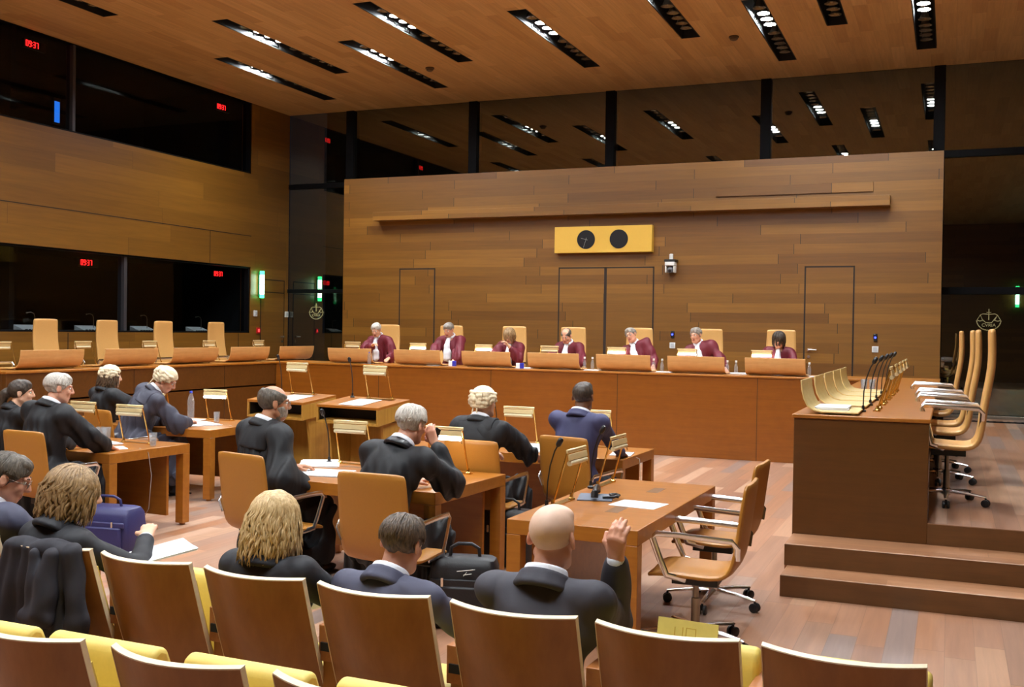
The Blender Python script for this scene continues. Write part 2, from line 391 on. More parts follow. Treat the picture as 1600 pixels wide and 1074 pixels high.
# ------------------------------------------------------------------ benches
BZ = 1.2
def bench(name, label, boxes, top, mat, joints, joint_axis):
    r = thing(name, label, 'judges bench')
    m = MB()
    for lo, hi in boxes: m.box(lo, hi)
    m.done('front_panel', mat, r, bevel=.004)
    m = MB(); m.box(*top); m.done('worktop', TABLEW, r, bevel=.006)
    m = MB()
    for lo, hi in joints: m.box(lo, hi)
    if joints: m.done('panel_joint', GROOVE, r)
    return r
bench('judges_bench', 'long veneered judges bench across the back of the courtroom', [((-10.6, 14.98, 0), (-1.08, 15.06, BZ-.03)), ((-10.6, 15.0, .8), (-1.08, 15.95, .83))],
      ((-10.6, 14.96, BZ-.03), (-1.08, 15.95, BZ)), BENCHW, [((x, 14.977, .0), (x+.006, 14.98, BZ-.03)) for x in (-8.6, -6.6, -4.55, -2.5)], 'x')
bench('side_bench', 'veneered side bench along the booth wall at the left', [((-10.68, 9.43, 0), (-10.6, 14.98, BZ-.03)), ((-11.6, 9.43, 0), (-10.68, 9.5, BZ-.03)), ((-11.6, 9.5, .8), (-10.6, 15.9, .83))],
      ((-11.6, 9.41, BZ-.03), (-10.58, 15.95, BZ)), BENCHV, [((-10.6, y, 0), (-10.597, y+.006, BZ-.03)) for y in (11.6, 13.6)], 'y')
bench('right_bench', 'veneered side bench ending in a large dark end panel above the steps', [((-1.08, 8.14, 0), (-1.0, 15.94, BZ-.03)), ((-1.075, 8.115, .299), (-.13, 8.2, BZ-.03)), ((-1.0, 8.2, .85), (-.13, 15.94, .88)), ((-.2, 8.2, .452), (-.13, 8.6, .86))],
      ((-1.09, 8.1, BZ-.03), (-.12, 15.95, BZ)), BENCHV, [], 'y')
# curved document rests: front lip curving down to a tray
def rest(length, mat):
    def f():
        r = thing('document_rest', 'x', 'document rest'); th = .012
        prof = [(0, .24), (.006, .17), (.022, .10), (.05, .045), (.095, .012), (.15, .0), (.30, .0), (.42, .0)]
        m = MB(); out = []; inn = []
        for i, (y, z) in enumerate(prof):
            a = Vector(prof[max(i-1, 0)]); b = Vector(prof[min(i+1, len(prof)-1)]); d = (b-a).normalized(); nn = Vector((-d.y, d.x))
            out.append((y, z+.012)); inn.append((y+nn.x*th, z+nn.y*th+.012))
        ring = out + inn[::-1]
        m.loft([[Vector((x, y, z)) for y, z in ring] for x in (-length/2, length/2)])
        m.done('curved_panel', mat, r, bevel=.003)
        m = MB()
        for x in (-length/2+.05, length/2-.05):
            for y in (.16, .38): m.cyl((x, y, 0), (x, y, .016), .012, n=10)
        m.done('foot', CHROME, r)
        return r
    return f
rest_b = Maker(rest(.84, RESTW)); rest_l = Maker(rest(1.05, RESTW)); rest_r = Maker(rest(.62, RESTP))
JN = ['white-haired first judge', 'second judge from the left', 'fair-haired judge', 'bald judge', 'judge tilting his head', 'judge below the wall camera', 'dark-bobbed judge']
for x, n in zip((-9.25, -7.985, -6.76, -5.63, -4.515, -3.415, -2.285), JN):
    rest_b((x, 15.12, BZ), 0, 'orange-brown curved document rest before the ' + n, 'document rests on the judges bench')
for y, n in zip((10.32, 11.75, 13.14, 14.5, 15.85), ('nearest the left edge of the photo', 'second from the left on the side bench', 'third from the left on the side bench', 'fourth along the side bench, beside the last empty chair', 'in the corner where the two benches meet')):
    rest_l((-10.76, y, BZ), R(90), 'brown curved document rest ' + n, 'document rests on the left side bench')
for y, n in zip((8.47, 9.3, 10.05, 10.8, 11.5), ('with a stack of paper, at the near end', 'second from the near end', 'in the middle of the right bench', 'fourth from the near end', 'farthest along the right bench, by the stacked tumblers')):
    rest_r((-1.04, y, BZ), R(-90), 'pale curved document rest ' + n, 'document rests on the right bench')
# ------------------------------------------------------------------ swivel chairs
def chair_maker(prof, widths, seat_th, arm, leather, kind, cat='chair'):
    """a one-piece padded shell on a five-star polished base; the sitter faces +y"""
    def f():
        r = thing(kind, 'x', cat)
        m = MB(); rings = []; n = len(prof)
        for i, (y, z) in enumerate(prof):
            a = Vector(prof[max(i-1, 0)]); b = Vector(prof[min(i+1, n-1)]); d = (b-a).normalized(); nx, nz = -d.y, d.x
            w = widths[i]/2; th = seat_th/2*(.55 if i in (0, n-1) else 1)
            pts = []
            for x, s in ((-w+.012, -1), (-w, -.35), (-w, .35), (-w+.012, 1), (-w*.4, 1.0), (w*.4, 1.0), (w-.012, 1), (w, .35), (w, -.35), (w-.012, -1), (w*.4, -1), (-w*.4, -1)):
                sag = -.012*(1-(x/w)**2) if 2 < i else -.008*(1-(x/w)**2)
                pts.append(Vector((x, y+nx*(th*s-sag), z+nz*(th*s-sag))))
            rings.append(pts)
        m.loft(rings); sh = m.done('seat_shell', leather, r)
        sub = sh.modifiers.new('sub', 'SUBSURF'); sub.levels = 1; sub.render_levels = 1
        for s in (-1, 1):
            m = MB(); x = s*(widths[0]/2+.028)
            pts = [(x-s*.03, arm[0][0], arm[0][1])] + [(x, *p) for p in arm[1:-1]] + [(x-s*.04, *arm[-1])]
            m.tube(pts, .019, 8, .42, up=(1, 0, 0)); m.done('armrest', CHROME, r)
        sz = prof[2][1]-seat_th/2-.012
        m = MB(); m.box((-.11, -.14, sz-.05), (.11, .12, sz-.005)); m.tube([(.1, .02, sz-.03), (.21, .04, sz-.035)], .008); m.done('seat_mechanism', BLACKP, r, .01)
        m = MB(); m.cyl((0, 0, .1), (0, 0, .27), .026); m.cyl((0, 0, .27), (0, 0, sz-.04), .017); m.done('column', STEELD, r)
        m = MB(); m.lathe([(.03, .065), (.04, .075), (.04, .115), (.028, .125)])
        for k in range(5):
            a = R(90+72*k+18); c, s = math.cos(a), math.sin(a)
            m.tube([(c*.03, s*.03, .098), (c*.18, s*.18, .09), (c*.31, s*.31, .075)], [.024, .02, .014], 8, .6)
        m.done('star_base', CHROME, r)
        for k in range(5):
            a = R(90+72*k+18); c, s = math.cos(a)*.305, math.sin(a)*.305
            m = MB(); ax = Vector((-math.sin(a), math.cos(a), 0))
            for q in (-1, 1):
                p = Vector((c, s, .03)); m.tube([p+ax*q*.006, p+ax*q*.01, p+ax*q*.024, p+ax*q*.028], [.022, .03, .03, .022], 14)
            m.cyl((c, s, .03), (c, s, .07), .008, n=8); m.done('caster', BLACKP, r)
        return r
    return f
PM = [(.25, .415), (.22, .437), (.12, .442), (0, .436), (-.12, .432), (-.19, .445), (-.232, .49), (-.252, .57), (-.268, .68), (-.285, .82), (-.305, .95), (-.308, .965)]
WM = [.44, .46, .47, .475, .475, .475, .475, .475, .475, .47, .46, .45]
office = Maker(chair_maker(PM, WM, .034, [(-.262, .55), (-.268, .62), (-.24, .655), (.05, .668), (.18, .67), (.205, .645), (.16, .53), (.12, .44), (.02, .415)], LEATHB, 'office_chair'))
PH = [(.25, .455), (.22, .478), (.12, .48), (0, .474), (-.12, .468), (-.19, .482), (-.228, .53), (-.245, .62), (-.256, .74), (-.275, .88), (-.302, 1.02), (-.316, 1.16), (-.313, 1.30), (-.308, 1.40), (-.306, 1.412)]
WH = [.44, .46, .47, .48, .48, .48, .48, .48, .48, .475, .465, .455, .445, .435, .42]
highback = Maker(chair_maker(PH, WH, .05, [(-.245, .64), (-.252, .75), (-.225, .785), (.08, .798), (.17, .80), (.19, .775), (.15, .62), (.12, .49), (.02, .455)], LEATH, 'high_back_chair'))
JX = (-9.38, -8.12, -6.92, -5.85, -4.70, -3.56, -2.43)
for x, n in zip(JX, JN): highback((x, 16.38, PZ), R(180), 'tall tan leather chair behind the ' + n, 'high-backed chairs of the judges bench')
for y, n in zip((10.33, 11.6, 12.82, 14.1, 15.48), ('cut by the left edge of the photo', 'second from the left edge', 'before the post of the booth window', 'third, half behind a brass reading lamp', 'last before the green exit light')):
    highback((-11.95, y, PZ), R(-90), 'tall tan leather chair at the side bench, ' + n, 'high-backed chairs of the left side bench')
for y, xx, n in zip((9.2, 10.5, 11.4, 12.9), (-.01, -.08, -.11, -.2), ('nearest the steps', 'second from the steps', 'third from the steps', 'farthest from the steps')):
    highback((xx, y, PZ), R(90), 'tall tan leather chair at the right bench, ' + n, 'high-backed chairs of the right bench')
OG = 'low-backed swivel chairs at the lawyers tables'
office((-6.6, 6.36, 0), R(-4), 'cognac swivel chair under the silver-haired robed man writing', OG)
office((-7.32, 6.5, 0), R(-10), 'cognac swivel chair under the robed woman with a ponytail', OG)
office((-7.62, 8.22, 0), R(-14), 'cognac swivel chair seen between the brass lamp and the wigged woman', OG)
office((-8.5, 8.65, 0), R(-12), 'cognac swivel chair under the wigged woman with long brown hair', OG)
office((-4.22, 5.98, 0), R(-14), 'cognac swivel chair under the bearded man in a robe', OG)
office((-3.06, 5.58, 0), R(-2), 'cognac swivel chair under the white-haired robed man on the phone', OG)
office((-3.32, 7.52, 0), R(-3), 'cognac swivel chair under the wigged lawyer seen from behind', OG)
office((-2.74, 8.12, 0), R(-14), 'cognac swivel chair under the man in the navy suit', OG)
office((-1.33, 6.0, 0), R(92), 'empty cognac swivel chair at the near end of the clerks table', OG)
office((-1.42, 6.95, 0), R(88), 'empty cognac swivel chair at the far end of the clerks table', OG)
# ------------------------------------------------------------------ tables
def desk(label, nr, rz, w, d, modesty='far', h=.73):
    r = thing('desk', label, 'table', (nr[0], nr[1], 0), R(rz), 'veneered desks')
    m = MB(); m.box((-w, 0, h-.085), (0, d, h)); m.done('table_top', TABLEW, r, .004)
    lw = .085
    for x in (-w, -lw):
        for y in (0, d-lw):
            m = MB(); m.box((x, y, .02), (x+lw, y+lw, h-.085)); m.cyl((x+lw/2, y+lw/2, 0), (x+lw/2, y+lw/2, .02), .025); m.done('leg', TABLEW, r, .003)
    m = MB()
    if modesty == 'far': m.box((-w+lw, d-.2, .1), (-lw*1.0, d-.17, h-.085)); m.box((-w, d-.17, .1), (-w+lw, d-lw, h-.085))
    else: m.box((-w+.12, lw, .1), (-w+.15, d-lw, h-.085))
    m.done('modesty_panel', TABLEW, r, .003)
    for i in range(2):
        m = MB()
        if modesty == 'far': m.box((-w*(.28+.5*i)-.1, d-.3, h), (-w*(.28+.5*i)+.1, d-.24, h+.001))
        else: m.box((-w+.42, d*(.27+.46*i)-.02, h), (-w+.5, d*(.27+.46*i)+.2, h+.001))
        m.done('cable_flap', plain('flap_veneer', (112,72,30), .4), r)
    return r
desk('veneered desk with drinking glasses, beside the silver-haired man writing', (-6.36, 6.69), -2, 2.3, .95)
desk('veneered desk with a lit lamp and a water bottle, at the wigged man writing', (-6.95, 8.7), 2, 2.3, 1.15)
desk('veneered desk before the bearded man and the white-haired man on the phone', (-3.08, 6.12), -3, 1.5, 1.05)
desk('veneered desk before the wigged lawyer and the man in navy', (-2.5, 8.42), -1, 2.1, .95)
desk('clerks table standing endways with a black intercom handset on it', (-1.53, 5.46), -1, .77, 1.86, 'left')
# ------------------------------------------------------------------ standing lecterns
def lectern(loc, rz, label):
    r = thing('lectern', label, 'lectern', loc, R(rz), 'pleading lecterns')
    w, d = .41, .52; zf, zb = 1.0, 1.06
    def q(y, dz): return zf+(zb-zf)*y/d+dz
    M = Matrix.Translation((-w, 0, 0)) @ Matrix.Rotation(R(90), 4, 'Z') @ Matrix.Scale(-1, 4, (0, 1, 0))
    m = MB()
    m.loft([[Vector((x, 0, q(0, 0))), Vector((x, d, q(d, 0))), Vector((x, d, q(d, -.028))), Vector((x, 0, q(0, -.028)))] for x in (-w, w)]); m.done('sloping_top', TABLEW, r, .003)
    for s in (-1, 1):
        m = MB(); xa, xb = (s*w, s*(w-.025))
        m.loft([[Vector((x, 0, q(0, -.028))), Vector((x, d, q(d, -.028))), Vector((x, d, q(d, -.18))), Vector((x, 0, q(0, -.19)))] for x in (xa, xb)]); m.done('side_panel', LECTW, r, .002)
    m = MB(); m.loft([[Vector((x, 0, q(0, -.165))), Vector((x, d, q(d, -.165))), Vector((x, d, q(d, -.185))), Vector((x, 0, q(0, -.19)))] for x in (-w+.025, w-.025)]); m.done('shelf_board', LECTW, r)
    m = MB(); m.box((-w+.027, .2, q(.2, -.185)), (w-.027, .22, q(.2, -.03))); m.box((-w+.0255, .02, q(0, -.16)), (-w+.028, .2, q(0, -.03))); m.box((w-.028, .02, q(0, -.16)), (w-.0255, .2, q(0, -.03))); m.done('shelf_shade_back', DARK, r)  # dark sheets put in for the shade inside the open shelf
    m = MB(); m.box((-w+.03, .03, q(0, -.166)), (w-.03, d-.08, q(0, -.163))); m.done('shelf_shade_floor', DARK, r)  # near-black sheet standing in for shade on the shelf floor
    for s in (-1, 1):
        m = MB(); m.loft([[Vector((x, .24, 0)), Vector((x, d-.0, 0)), Vector((x, d-.0, q(d, -.18))), Vector((x, .12, q(.12, -.18)))] for x in (s*(w-.04), s*(w-.07))]); m.done('pedestal_side', LECTW, r, .002)
    m = MB(); m.box((-w+.07, d-.05, .0), (w-.07, d-.02, q(d, -.18))); m.done('pedestal_front', LECTW, r)
    return r
lectern((-5.66, 9.22, 0), -9, 'standing lectern nearer the centre, blank sheet on its sloping top')
lectern((-6.68, 9.42, 0), -9, 'standing lectern partly behind the bearded man')
# ------------------------------------------------------------------ brass reading lamps
def lamp_maker(lit):
    def f():
        r = thing('reading_lamp', 'x', 'lamp')
        for s in (-1, 1):
            m = MB(); m.tube([(s*.155, 0, .012), (s*.148, -.09, .345)], .0065, 8); m.lathe([(.022, 0), (.022, .012), (.012, .02), (.01, .045), (0, .045)], (s*.155, 0, 0), 14); m.done('leg', GOLD, r)
        m = MB(); m.cbox((0, .01, .003), (.36, .05, .006)); m.done('base_plate', GOLD, r)
        m = MB(); m.loft([[Vector((x, -.09, .354)), Vector((x, -.08, .35)), Vector((x, -.085, .328)), Vector((x, -.097, .330))] for x in (-.156, .156)]); m.loft([[Vector((x, -.1, .324)), Vector((x, -.09, .322)), Vector((x, -.096, .285)), Vector((x, -.108, .287))] for x in (-.15, .15)]); m.cyl((-.156, -.09, .345), (.156, -.09, .345), .007, n=8); m.done('lamp_shade', CREAM, r, .002)
        m = MB(); m.cyl((-.14, -.098, .268), (.14, -.098, .268), .016, n=12); m.done('light_tube', TUBE_ON if lit else TUBE_OFF, r)
        m = MB(); m.tube([(.15, -.1, .27), (.155, -.105, .235)], .003, 6); m.done('pull_switch', GOLD, r)
        return r
    return f
lamp1 = Maker(lamp_maker(True)); lamp0 = Maker(lamp_maker(False))
for x, n, on in zip((-9.6, -8.32, -7.1, -5.94, -4.82, -3.7, -2.58), JN, (0, 1, 1, 0, 1, 1, 1)):
    (lamp1 if on else lamp0)((x, 15.72, BZ), R(180), ('lit' if on else 'unlit') + ' brass reading lamp beside the ' + n, 'reading lamps on the judges bench')
for y, n in zip((9.92, 11.3, 12.63, 14.02, 15.35), ('nearest the left edge of the photo', 'left of the second empty chair', 'between the third and fourth empty chairs', 'across the last empty chair', 'below the green exit light')):
    lamp0((-11.15, y, BZ), R(-90), 'brass reading lamp on the left side bench, ' + n, 'reading lamps on the left side bench')
for y, n in zip((8.9, 9.7, 10.45, 11.2, 11.9), ('nearest the end panel', 'second from the end panel', 'in the middle', 'fourth from the end panel', 'farthest away')):
    lamp0((-.52, y, BZ), R(90), 'brass reading lamp on the right bench, ' + n, 'reading lamps on the right bench')
DL = 'reading lamps on the desks'
lamp0((-4.25, 7.08, .73), R(-3), 'unlit brass reading lamp between the bearded man and the lecterns', DL)
lamp1((-3.42, 7.03, .73), R(-3), 'lit brass reading lamp right of the white-haired man on the phone', DL)
lamp0((-3.72, 9.2, .73), R(-1), 'unlit brass reading lamp between the wigged lawyer and the man in navy', DL)
lamp0((-2.98, 9.22, .73), R(-1), 'unlit brass reading lamp half hidden by the man in navy', DL)
lamp0((-7.36, 7.5, .73), R(-2), 'unlit brass reading lamp seen edge-on left of the drinking glasses', DL)
lamp0((-6.74, 7.42, .73), R(-2), 'unlit brass reading lamp at the right end of the desk with drinking glasses', DL)
lamp1((-7.6, 9.68, .73), R(2), 'brightly lit brass reading lamp beside the water bottle', DL)
lamp0((-8.45, 9.68, .73), R(2), 'brass reading lamp mostly hidden behind the wigged man writing', DL)
lamp0((-2.2, 6.12, .73), R(88), 'unlit brass reading lamp at the near end of the clerks table', DL)
lamp0((-2.2, 7.0, .73), R(88), 'unlit brass reading lamp at the far end of the clerks table', DL)
lamp0((-6.58, 9.8, 1.055), R(-9), 'unlit brass reading lamp on the lectern behind the bearded man', DL)
lamp0((-5.5, 9.62, 1.055), R(-9), 'unlit brass reading lamp on the lectern nearer the centre', DL)
# ------------------------------------------------------------------ gooseneck microphones (bend towards -y)
def mic_proto():
    r = thing('gooseneck_microphone', 'x', 'microphone')
    m = MB(); m.lathe([(.024, 0), (.024, .012), (.012, .02), (.01, .05), (0, .05)], n=14); m.done('base', BLACKP, r)
    m = MB(); m.tube([(0, 0, .04), (0, -.004, .16), (0, -.02, .26), (0, -.05, .35), (0, -.075, .39)], .0048, 6); m.done('gooseneck', BLACKP, r)
    m = MB(); m.tube([(0, -.068, .378), (0, -.074, .388), (0, -.092, .42), (0, -.098, .43)], [.009, .017, .017, .008], 12); m.done('foam_head', BLACKP, r)
    return r
mic = Maker(mic_proto)
MG = 'gooseneck microphones'
for y, n in zip((8.62, 9.42, 10.2, 10.95, 11.7), ('nearest the end panel', 'second from the end panel', 'in the middle of the row', 'fourth from the end panel', 'farthest from the end panel')):
    mic((-.62, y, BZ), R(90), 'black gooseneck microphone on the right bench, ' + n, MG)
mic((-2.22, 5.9, .73), R(80), 'black gooseneck microphone at the near end of the clerks table', MG)
mic((-2.24, 6.8, .73), R(80), 'black gooseneck microphone at the far end of the clerks table', MG)
mic((-4.5, 7.08, .73), R(-10), 'black gooseneck microphone on the desk of the bearded man', MG)
mic((-3.98, 9.2, .73), R(0), 'black gooseneck microphone beside the wigged lawyer', MG)
mic((-5.86, 9.66, 1.055), R(5), 'black gooseneck microphone on the lectern nearer the centre', MG)
mic((-6.9, 9.86, 1.055), R(5), 'black gooseneck microphone on the lectern behind the bearded man', MG)
# ------------------------------------------------------------------ public seating
def seat_maker(folded):
    def f():
        r = thing('auditorium_seat', 'x', 'seat'); W = .225
        def pt(u, v, off):
            x = u*W; bow = -.07*(1-u*u); z = .88-v*.70; y = v*.70*.36+bow-.012*math.sin(v*math.pi)
            return Vector((x, y+off, z+off*.3))
        m = MB(); nu, nv = 12, 8
        for off in (0, .016):
            pass
        g = [[[m.b.verts.new(pt(-1+2*i/nu, j/nv, off)) for i in range(nu+1)] for j in range(nv+1)] for off in (0, .016)]
        for s in (0, 1):
            for j in range(nv):
                for i in range(nu): m.b.faces.new((g[s][j][i], g[s][j][i+1], g[s][j+1][i+1], g[s][j+1][i]))
        for i in range(nu): m.b.faces.new((g[0][nv][i], g[0][nv][i+1], g[1][nv][i+1], g[1][nv][i])); m.b.faces.new((g[0][0][i], g[0][0][i+1], g[1][0][i+1], g[1][0][i]))
        for j in range(nv): m.b.faces.new((g[0][j][0], g[0][j+1][0], g[1][j+1][0], g[1][j][0])); m.b.faces.new((g[0][j][nu], g[0][j+1][nu], g[1][j+1][nu], g[1][j][nu]))
        sh = m.done('back_shell', SHELLW, r)
        m = MB(); m.loft([[pt(u, 0, 0)+Vector((0, -.002, 0)), pt(u, 0, .018), pt(u, 0, .018)+Vector((0, 0, .004)), pt(u, 0, 0)+Vector((0, -.002, .004))] for u in [-1.01+2.02*i/14 for i in range(15)]]); m.done('pale_top_edge', EDGEW, sh)
        for s in (-1, 1):
            m = MB(); m.loft([[pt(s*1.0, v, -.001), pt(s*1.0, v, .017), pt(s*1.0, v, .017)+Vector((s*.003, 0, 0)), pt(s*1.0, v, -.001)+Vector((s*.003, 0, 0))] for v in [i/8 for i in range(9)]]); m.done('pale_side_edge', EDGEW, sh)
        m = MB(); m.loft([[pt(u*.95, v, .02)+Vector((0, 0, 0)) for u in [-1+.25*i for i in range(9)]] + [pt(u*.95, v, .07-.03*(u*u)) for u in [1-.25*i for i in range(9)]] for v in (.12, .16, .5, .9, 1.0)]); m.done('back_pad', YELLOW, r)
        prof = [(-.045, 0), (-.05, .2), (-.05, .36), (-.035, .405), (0, .42), (.035, .405), (.05, .36), (.05, .2), (.04, 0)]
        m = MB()
        if folded: m.loft([[Vector((x, .33+y+.06*(.42-z), z+.36)) for y, z in prof] for x in (-.228, .228)])
        else: m.loft([[Vector((x, .22+z, .40+y*.8+.04*z)) for y, z in prof] for x in (-.228, .228)])
        m.done('seat_cushion', YELLOW, r, .018, seg=3)
        m = MB(); x = -.2925
        m.box((x-.008, .12, .56), (x+.068, .5, .695)); m.done('armrest', wood_arm, r, .003)
        m = MB(); m.box((x+.004, .113, .60), (x+.056, .1215, .632)); m.done('armrest_slot', DARK, r)
        m = MB(); m.box((x-.002, .14, 0), (x+.062, .46, .56)); m.done('stanchion', SHELLW, r, .003)
        return r
    return f
wood_arm = wood('armrest_veneer', (150,88,42), (178,112,58), 1, .4)
seat_up = Maker(seat_maker(True)); seat_dn = Maker(seat_maker(False))
AG = 'auditorium seats'
def row1(x): return 3.12+(-.28-x)*.045
for x, dn, n in ((-3.96, 1, 'auditorium seat under the man with glasses at the left edge'), (-3.42, 1, 'auditorium seat with a black coat over its back'), (-2.9, 0, 'empty auditorium seat between the reading woman and the blonde woman'),
                 (-2.37, 1, 'auditorium seat under the blonde woman'), (-1.85, 1, 'auditorium seat under the dark-haired man in a suit'), (-1.31, 1, 'auditorium seat under the bald man raising a hand'),
                 (-.79, 0, 'empty auditorium seat holding a yellow card'), (-.27, 0, 'rightmost auditorium seat, cut by the bottom edge')):
    (seat_dn if dn else seat_up)((x, row1(x), 0), R(-2), n, AG)
for x, n in ((-3.05, 'front row seat of which only the yellow cushion shows at the left edge'), (-2.52, 'nearest-row auditorium seat at the bottom left corner'), (-1.96, 'nearest-row auditorium seat, second from the left corner'), (-1.41, 'nearest-row auditorium seat just peeping over the bottom edge')):
    seat_up((x, 2.31, 0), R(-1), n, AG)
# ------------------------------------------------------------------ small things
def sheet(label, loc, rz, w=.21, d=.297, n=1, group=None, tilt=0.0, curl=.0):
    """a sheet or a thin pile of paper lying flat"""
    m = MB(); h = .0012*n+.001
    for k in range(min(n, 4)):
        z0 = h*k/min(n, 4); z1 = h*(k+1)/min(n, 4); a = R((k*37 % 11)-5)*(.5 if n > 1 else 0)
        pts = []
        M = Matrix.Rotation(a, 4, 'Z')
        m.box((-w/2, -d/2, z0), (w/2, d/2, z1), M)
    o = m.done('paper', PAPER, None); o.location = loc; o.rotation_euler = (tilt, 0, R(rz))
    return tag(o, label, 'paper', group or 'papers')
T = .7305
sheet('blank white sheet on the clerks table', (-1.76, 6.29, T), -8, .30, .24)
sheet('blank sheet on the lectern nearer the centre', (-5.62, 9.42, 1.0275), -9, .3, .34, 1, None, R(6.6))
sheet('blank sheet on the lectern behind the bearded man', (-6.58, 9.62, 1.0275), -9, .3, .34, 1, None, R(6.6))
sheet('upper pile of paper beside the bearded man', (-4.52, 6.98, T), 30, .3, .4, 8); sheet('lower pile of paper in front of the bearded man', (-4.2, 6.55, T), 12, .36, .34, 6)
sheet('papers spread before the wigged lawyer', (-3.42, 9.1, T), 25, .34, .32, 4); sheet('open file of paper beside the chair of the man in navy', (-3.3, 8.72, T), 8, .42, .32, 8)
sheet('small paper right of the man in navy', (-2.62, 8.8, T), 10, .18, .26, 5)
sheet('paper under the hand of the silver-haired man', (-6.66, 6.98, T), -35, .21, .297, 2); sheet('open papers behind the writing hand, by the stacked tumblers', (-6.98, 7.25, T), -20, .32, .24, 6)
sheet('big bright papers before the wigged man writing', (-7.5, 9.08, T), -28, .45, .5, 8); sheet('folder flap beside the water bottle', (-7.88, 9.5, T), 20, .3, .22, 6)
for x, y, l in ((-9.0, 15.4, 'paper before the first judge'), (-7.75, 15.35, 'paper before the second judge'), (-6.2, 15.35, 'paper between the fair-haired and the bald judge'), (-5.05, 15.3, 'paper right of the bald judge'), (-3.95, 15.4, 'slip of paper left of the leaning judge'), (-2.86, 15.5, 'white file left of the dark-bobbed judge'), (-1.72, 15.35, 'slip of paper at the right end of the judges bench')):
    sheet(l, (x, y, BZ+.0005), 12, .24, .3, 12 if 'file' in l else 3, 'papers on the judges bench')
sheet('pile of paper lying in the nearest pale document rest', (-.83, 8.5, BZ+.014), 2, .24, .4, 26)
def tumbler(loc, label, water=False, group='drinking glasses'):
    r = thing('tumbler', label, 'glass', loc, 0, group)
    m = MB(); m.lathe([(.0, .001), (.026, .001), (.028, .02), (.034, .118), (.031, .118), (.025, .012), (0, .012)], n=18, cap=False); m.done('glass_body', GLASSM, r)
    if water:
        m = MB(); m.lathe([(0, .0125), (.0245, .0125), (.028, .062), (0, .062)], n=18, cap=False); m.done('water', GLASSM, r)
    return r
tumbler((-6.45, 7.3, T), 'glass of water at the right end of the left desk', True); tumbler((-7.44, 9.42, T), 'glass of water in front of the lit lamp', True)
TG = 'upturned tumblers on the left desk'
for i, (dx, dy) in enumerate(((0, 0), (.08, .01), (.16, 0), (.04, .075), (.12, .08))):
    tumbler((-7.28+dx, 7.42+dy, T), 'one of five clear tumblers clustered behind the papers', False, TG)
for i, (dx, dy) in enumerate(((0, 0), (.085, 0), (.0, .09), (.085, .09))):
    tumbler((-.86+dx, 12.0+dy, BZ), 'one of the clear tumblers standing at the far rests of the right bench', False, 'tumblers on the right bench')
def bottle(loc, label, h=.3, cap=BLUE, r0=.038):
    r = thing('water_bottle', label, 'bottle', loc, 0, 'water bottles')
    pr = [(0, .002), (r0*.9, .002), (r0, .015)]
    for k in range(6): pr += [(r0*.94, h*(.1+.08*k)), (r0, h*(.14+.08*k))]
    pr += [(r0, h*.66), (r0*.75, h*.8), (r0*.38, h*.9), (r0*.36, h*.94), (0, h*.94)]
    m = MB(); m.lathe(pr, n=20, cap=False); m.done('bottle_body', GLASSM, r)
    m = MB(); m.lathe([(r0*.42, h*.93), (r0*.42, h), (0, h)], n=16); m.done('cap', cap, r)
    return r
bottle((-7.86, 9.5, T), 'clear plastic water bottle beside the lit lamp', .33, plain('blue_cap', (60,80,200), .4)); bottle((-3.72, 6.9, T), 'small water bottle with a white cap, left of the white-haired man on the phone', .26, WHITEP)
bottle((-8.86, 15.12, BZ), 'small clear bottle on the judges bench by the first judge', .2, plain('blue_cap', (60,80,200), .4), .03)
for x, y, l in ((-7.42, 15.3, 'blue and white pack beside the second judge'), (-6.2, 15.2, 'blue and white pack between the fair-haired and the bald judge')):
    r = thing('tissue_pack', l, 'pack', (x, y, BZ), R(15), 'blue and white packs')
    m = MB(); m.box((-.06, -.035, 0), (.0, .035, .085)); m.done('white_half', PAPER, r, .004); m = MB(); m.box((.0, -.035, 0), (.06, .035, .085)); m.done('blue_half', plain('pack_blue', (48,52,180), .4), r, .004)
# small white caps peeping over the document rests
for x, n in zip((-9.78, -8.0, -6.86, -5.28, -4.17, -3.05, -2.0), JN):
    for k in (0, 1):
        r = thing('bottle', ('left' if k == 0 else 'right') + ' of two small bottles behind the rest of the ' + n, 'bottle', (x+k*.13, 15.62, BZ), 0, 'small bottles of the judges')
        m = MB(); m.lathe([(0, .002), (.026, .002), (.028, .1), (.012, .15), (.012, .17), (0, .17)], n=12, cap=False); m.done('bottle_body', GLASSM, r)
        m = MB(); m.lathe([(.016, .165), (.016, .195), (0, .195)], n=12); m.done('cap', WHITEP, r)
# intercom handset
r = thing('intercom_handset', 'black intercom handset on a grey plate on the clerks table', 'telephone', (-2.08, 6.42, T), R(14))
m = MB(); m.box((-.11, -.14, 0), (.11, .13, .008)); m.done('base_plate', plain('slate_plate', (96,102,116), .5), r, .002)
m = MB(); m.tube([(0, -.125, .02), (0, -.12, .045), (0, -.06, .062), (0, .05, .062), (0, .11, .045), (0, .115, .02)], [.03, .03, .019, .019, .03, .03], 10, .8); m.done('handset', BLACKP, r, .002)
m = MB(); m.tube([(.05, -.1, .02), (.12, -.08, .02), (.15, -.02, .025), (.13, .05, .02), (.09, .02, .022), (.1, -.05, .026), (.15, -.06, .02)], .009, 8); m.done('coiled_cord', BLACKP, r)
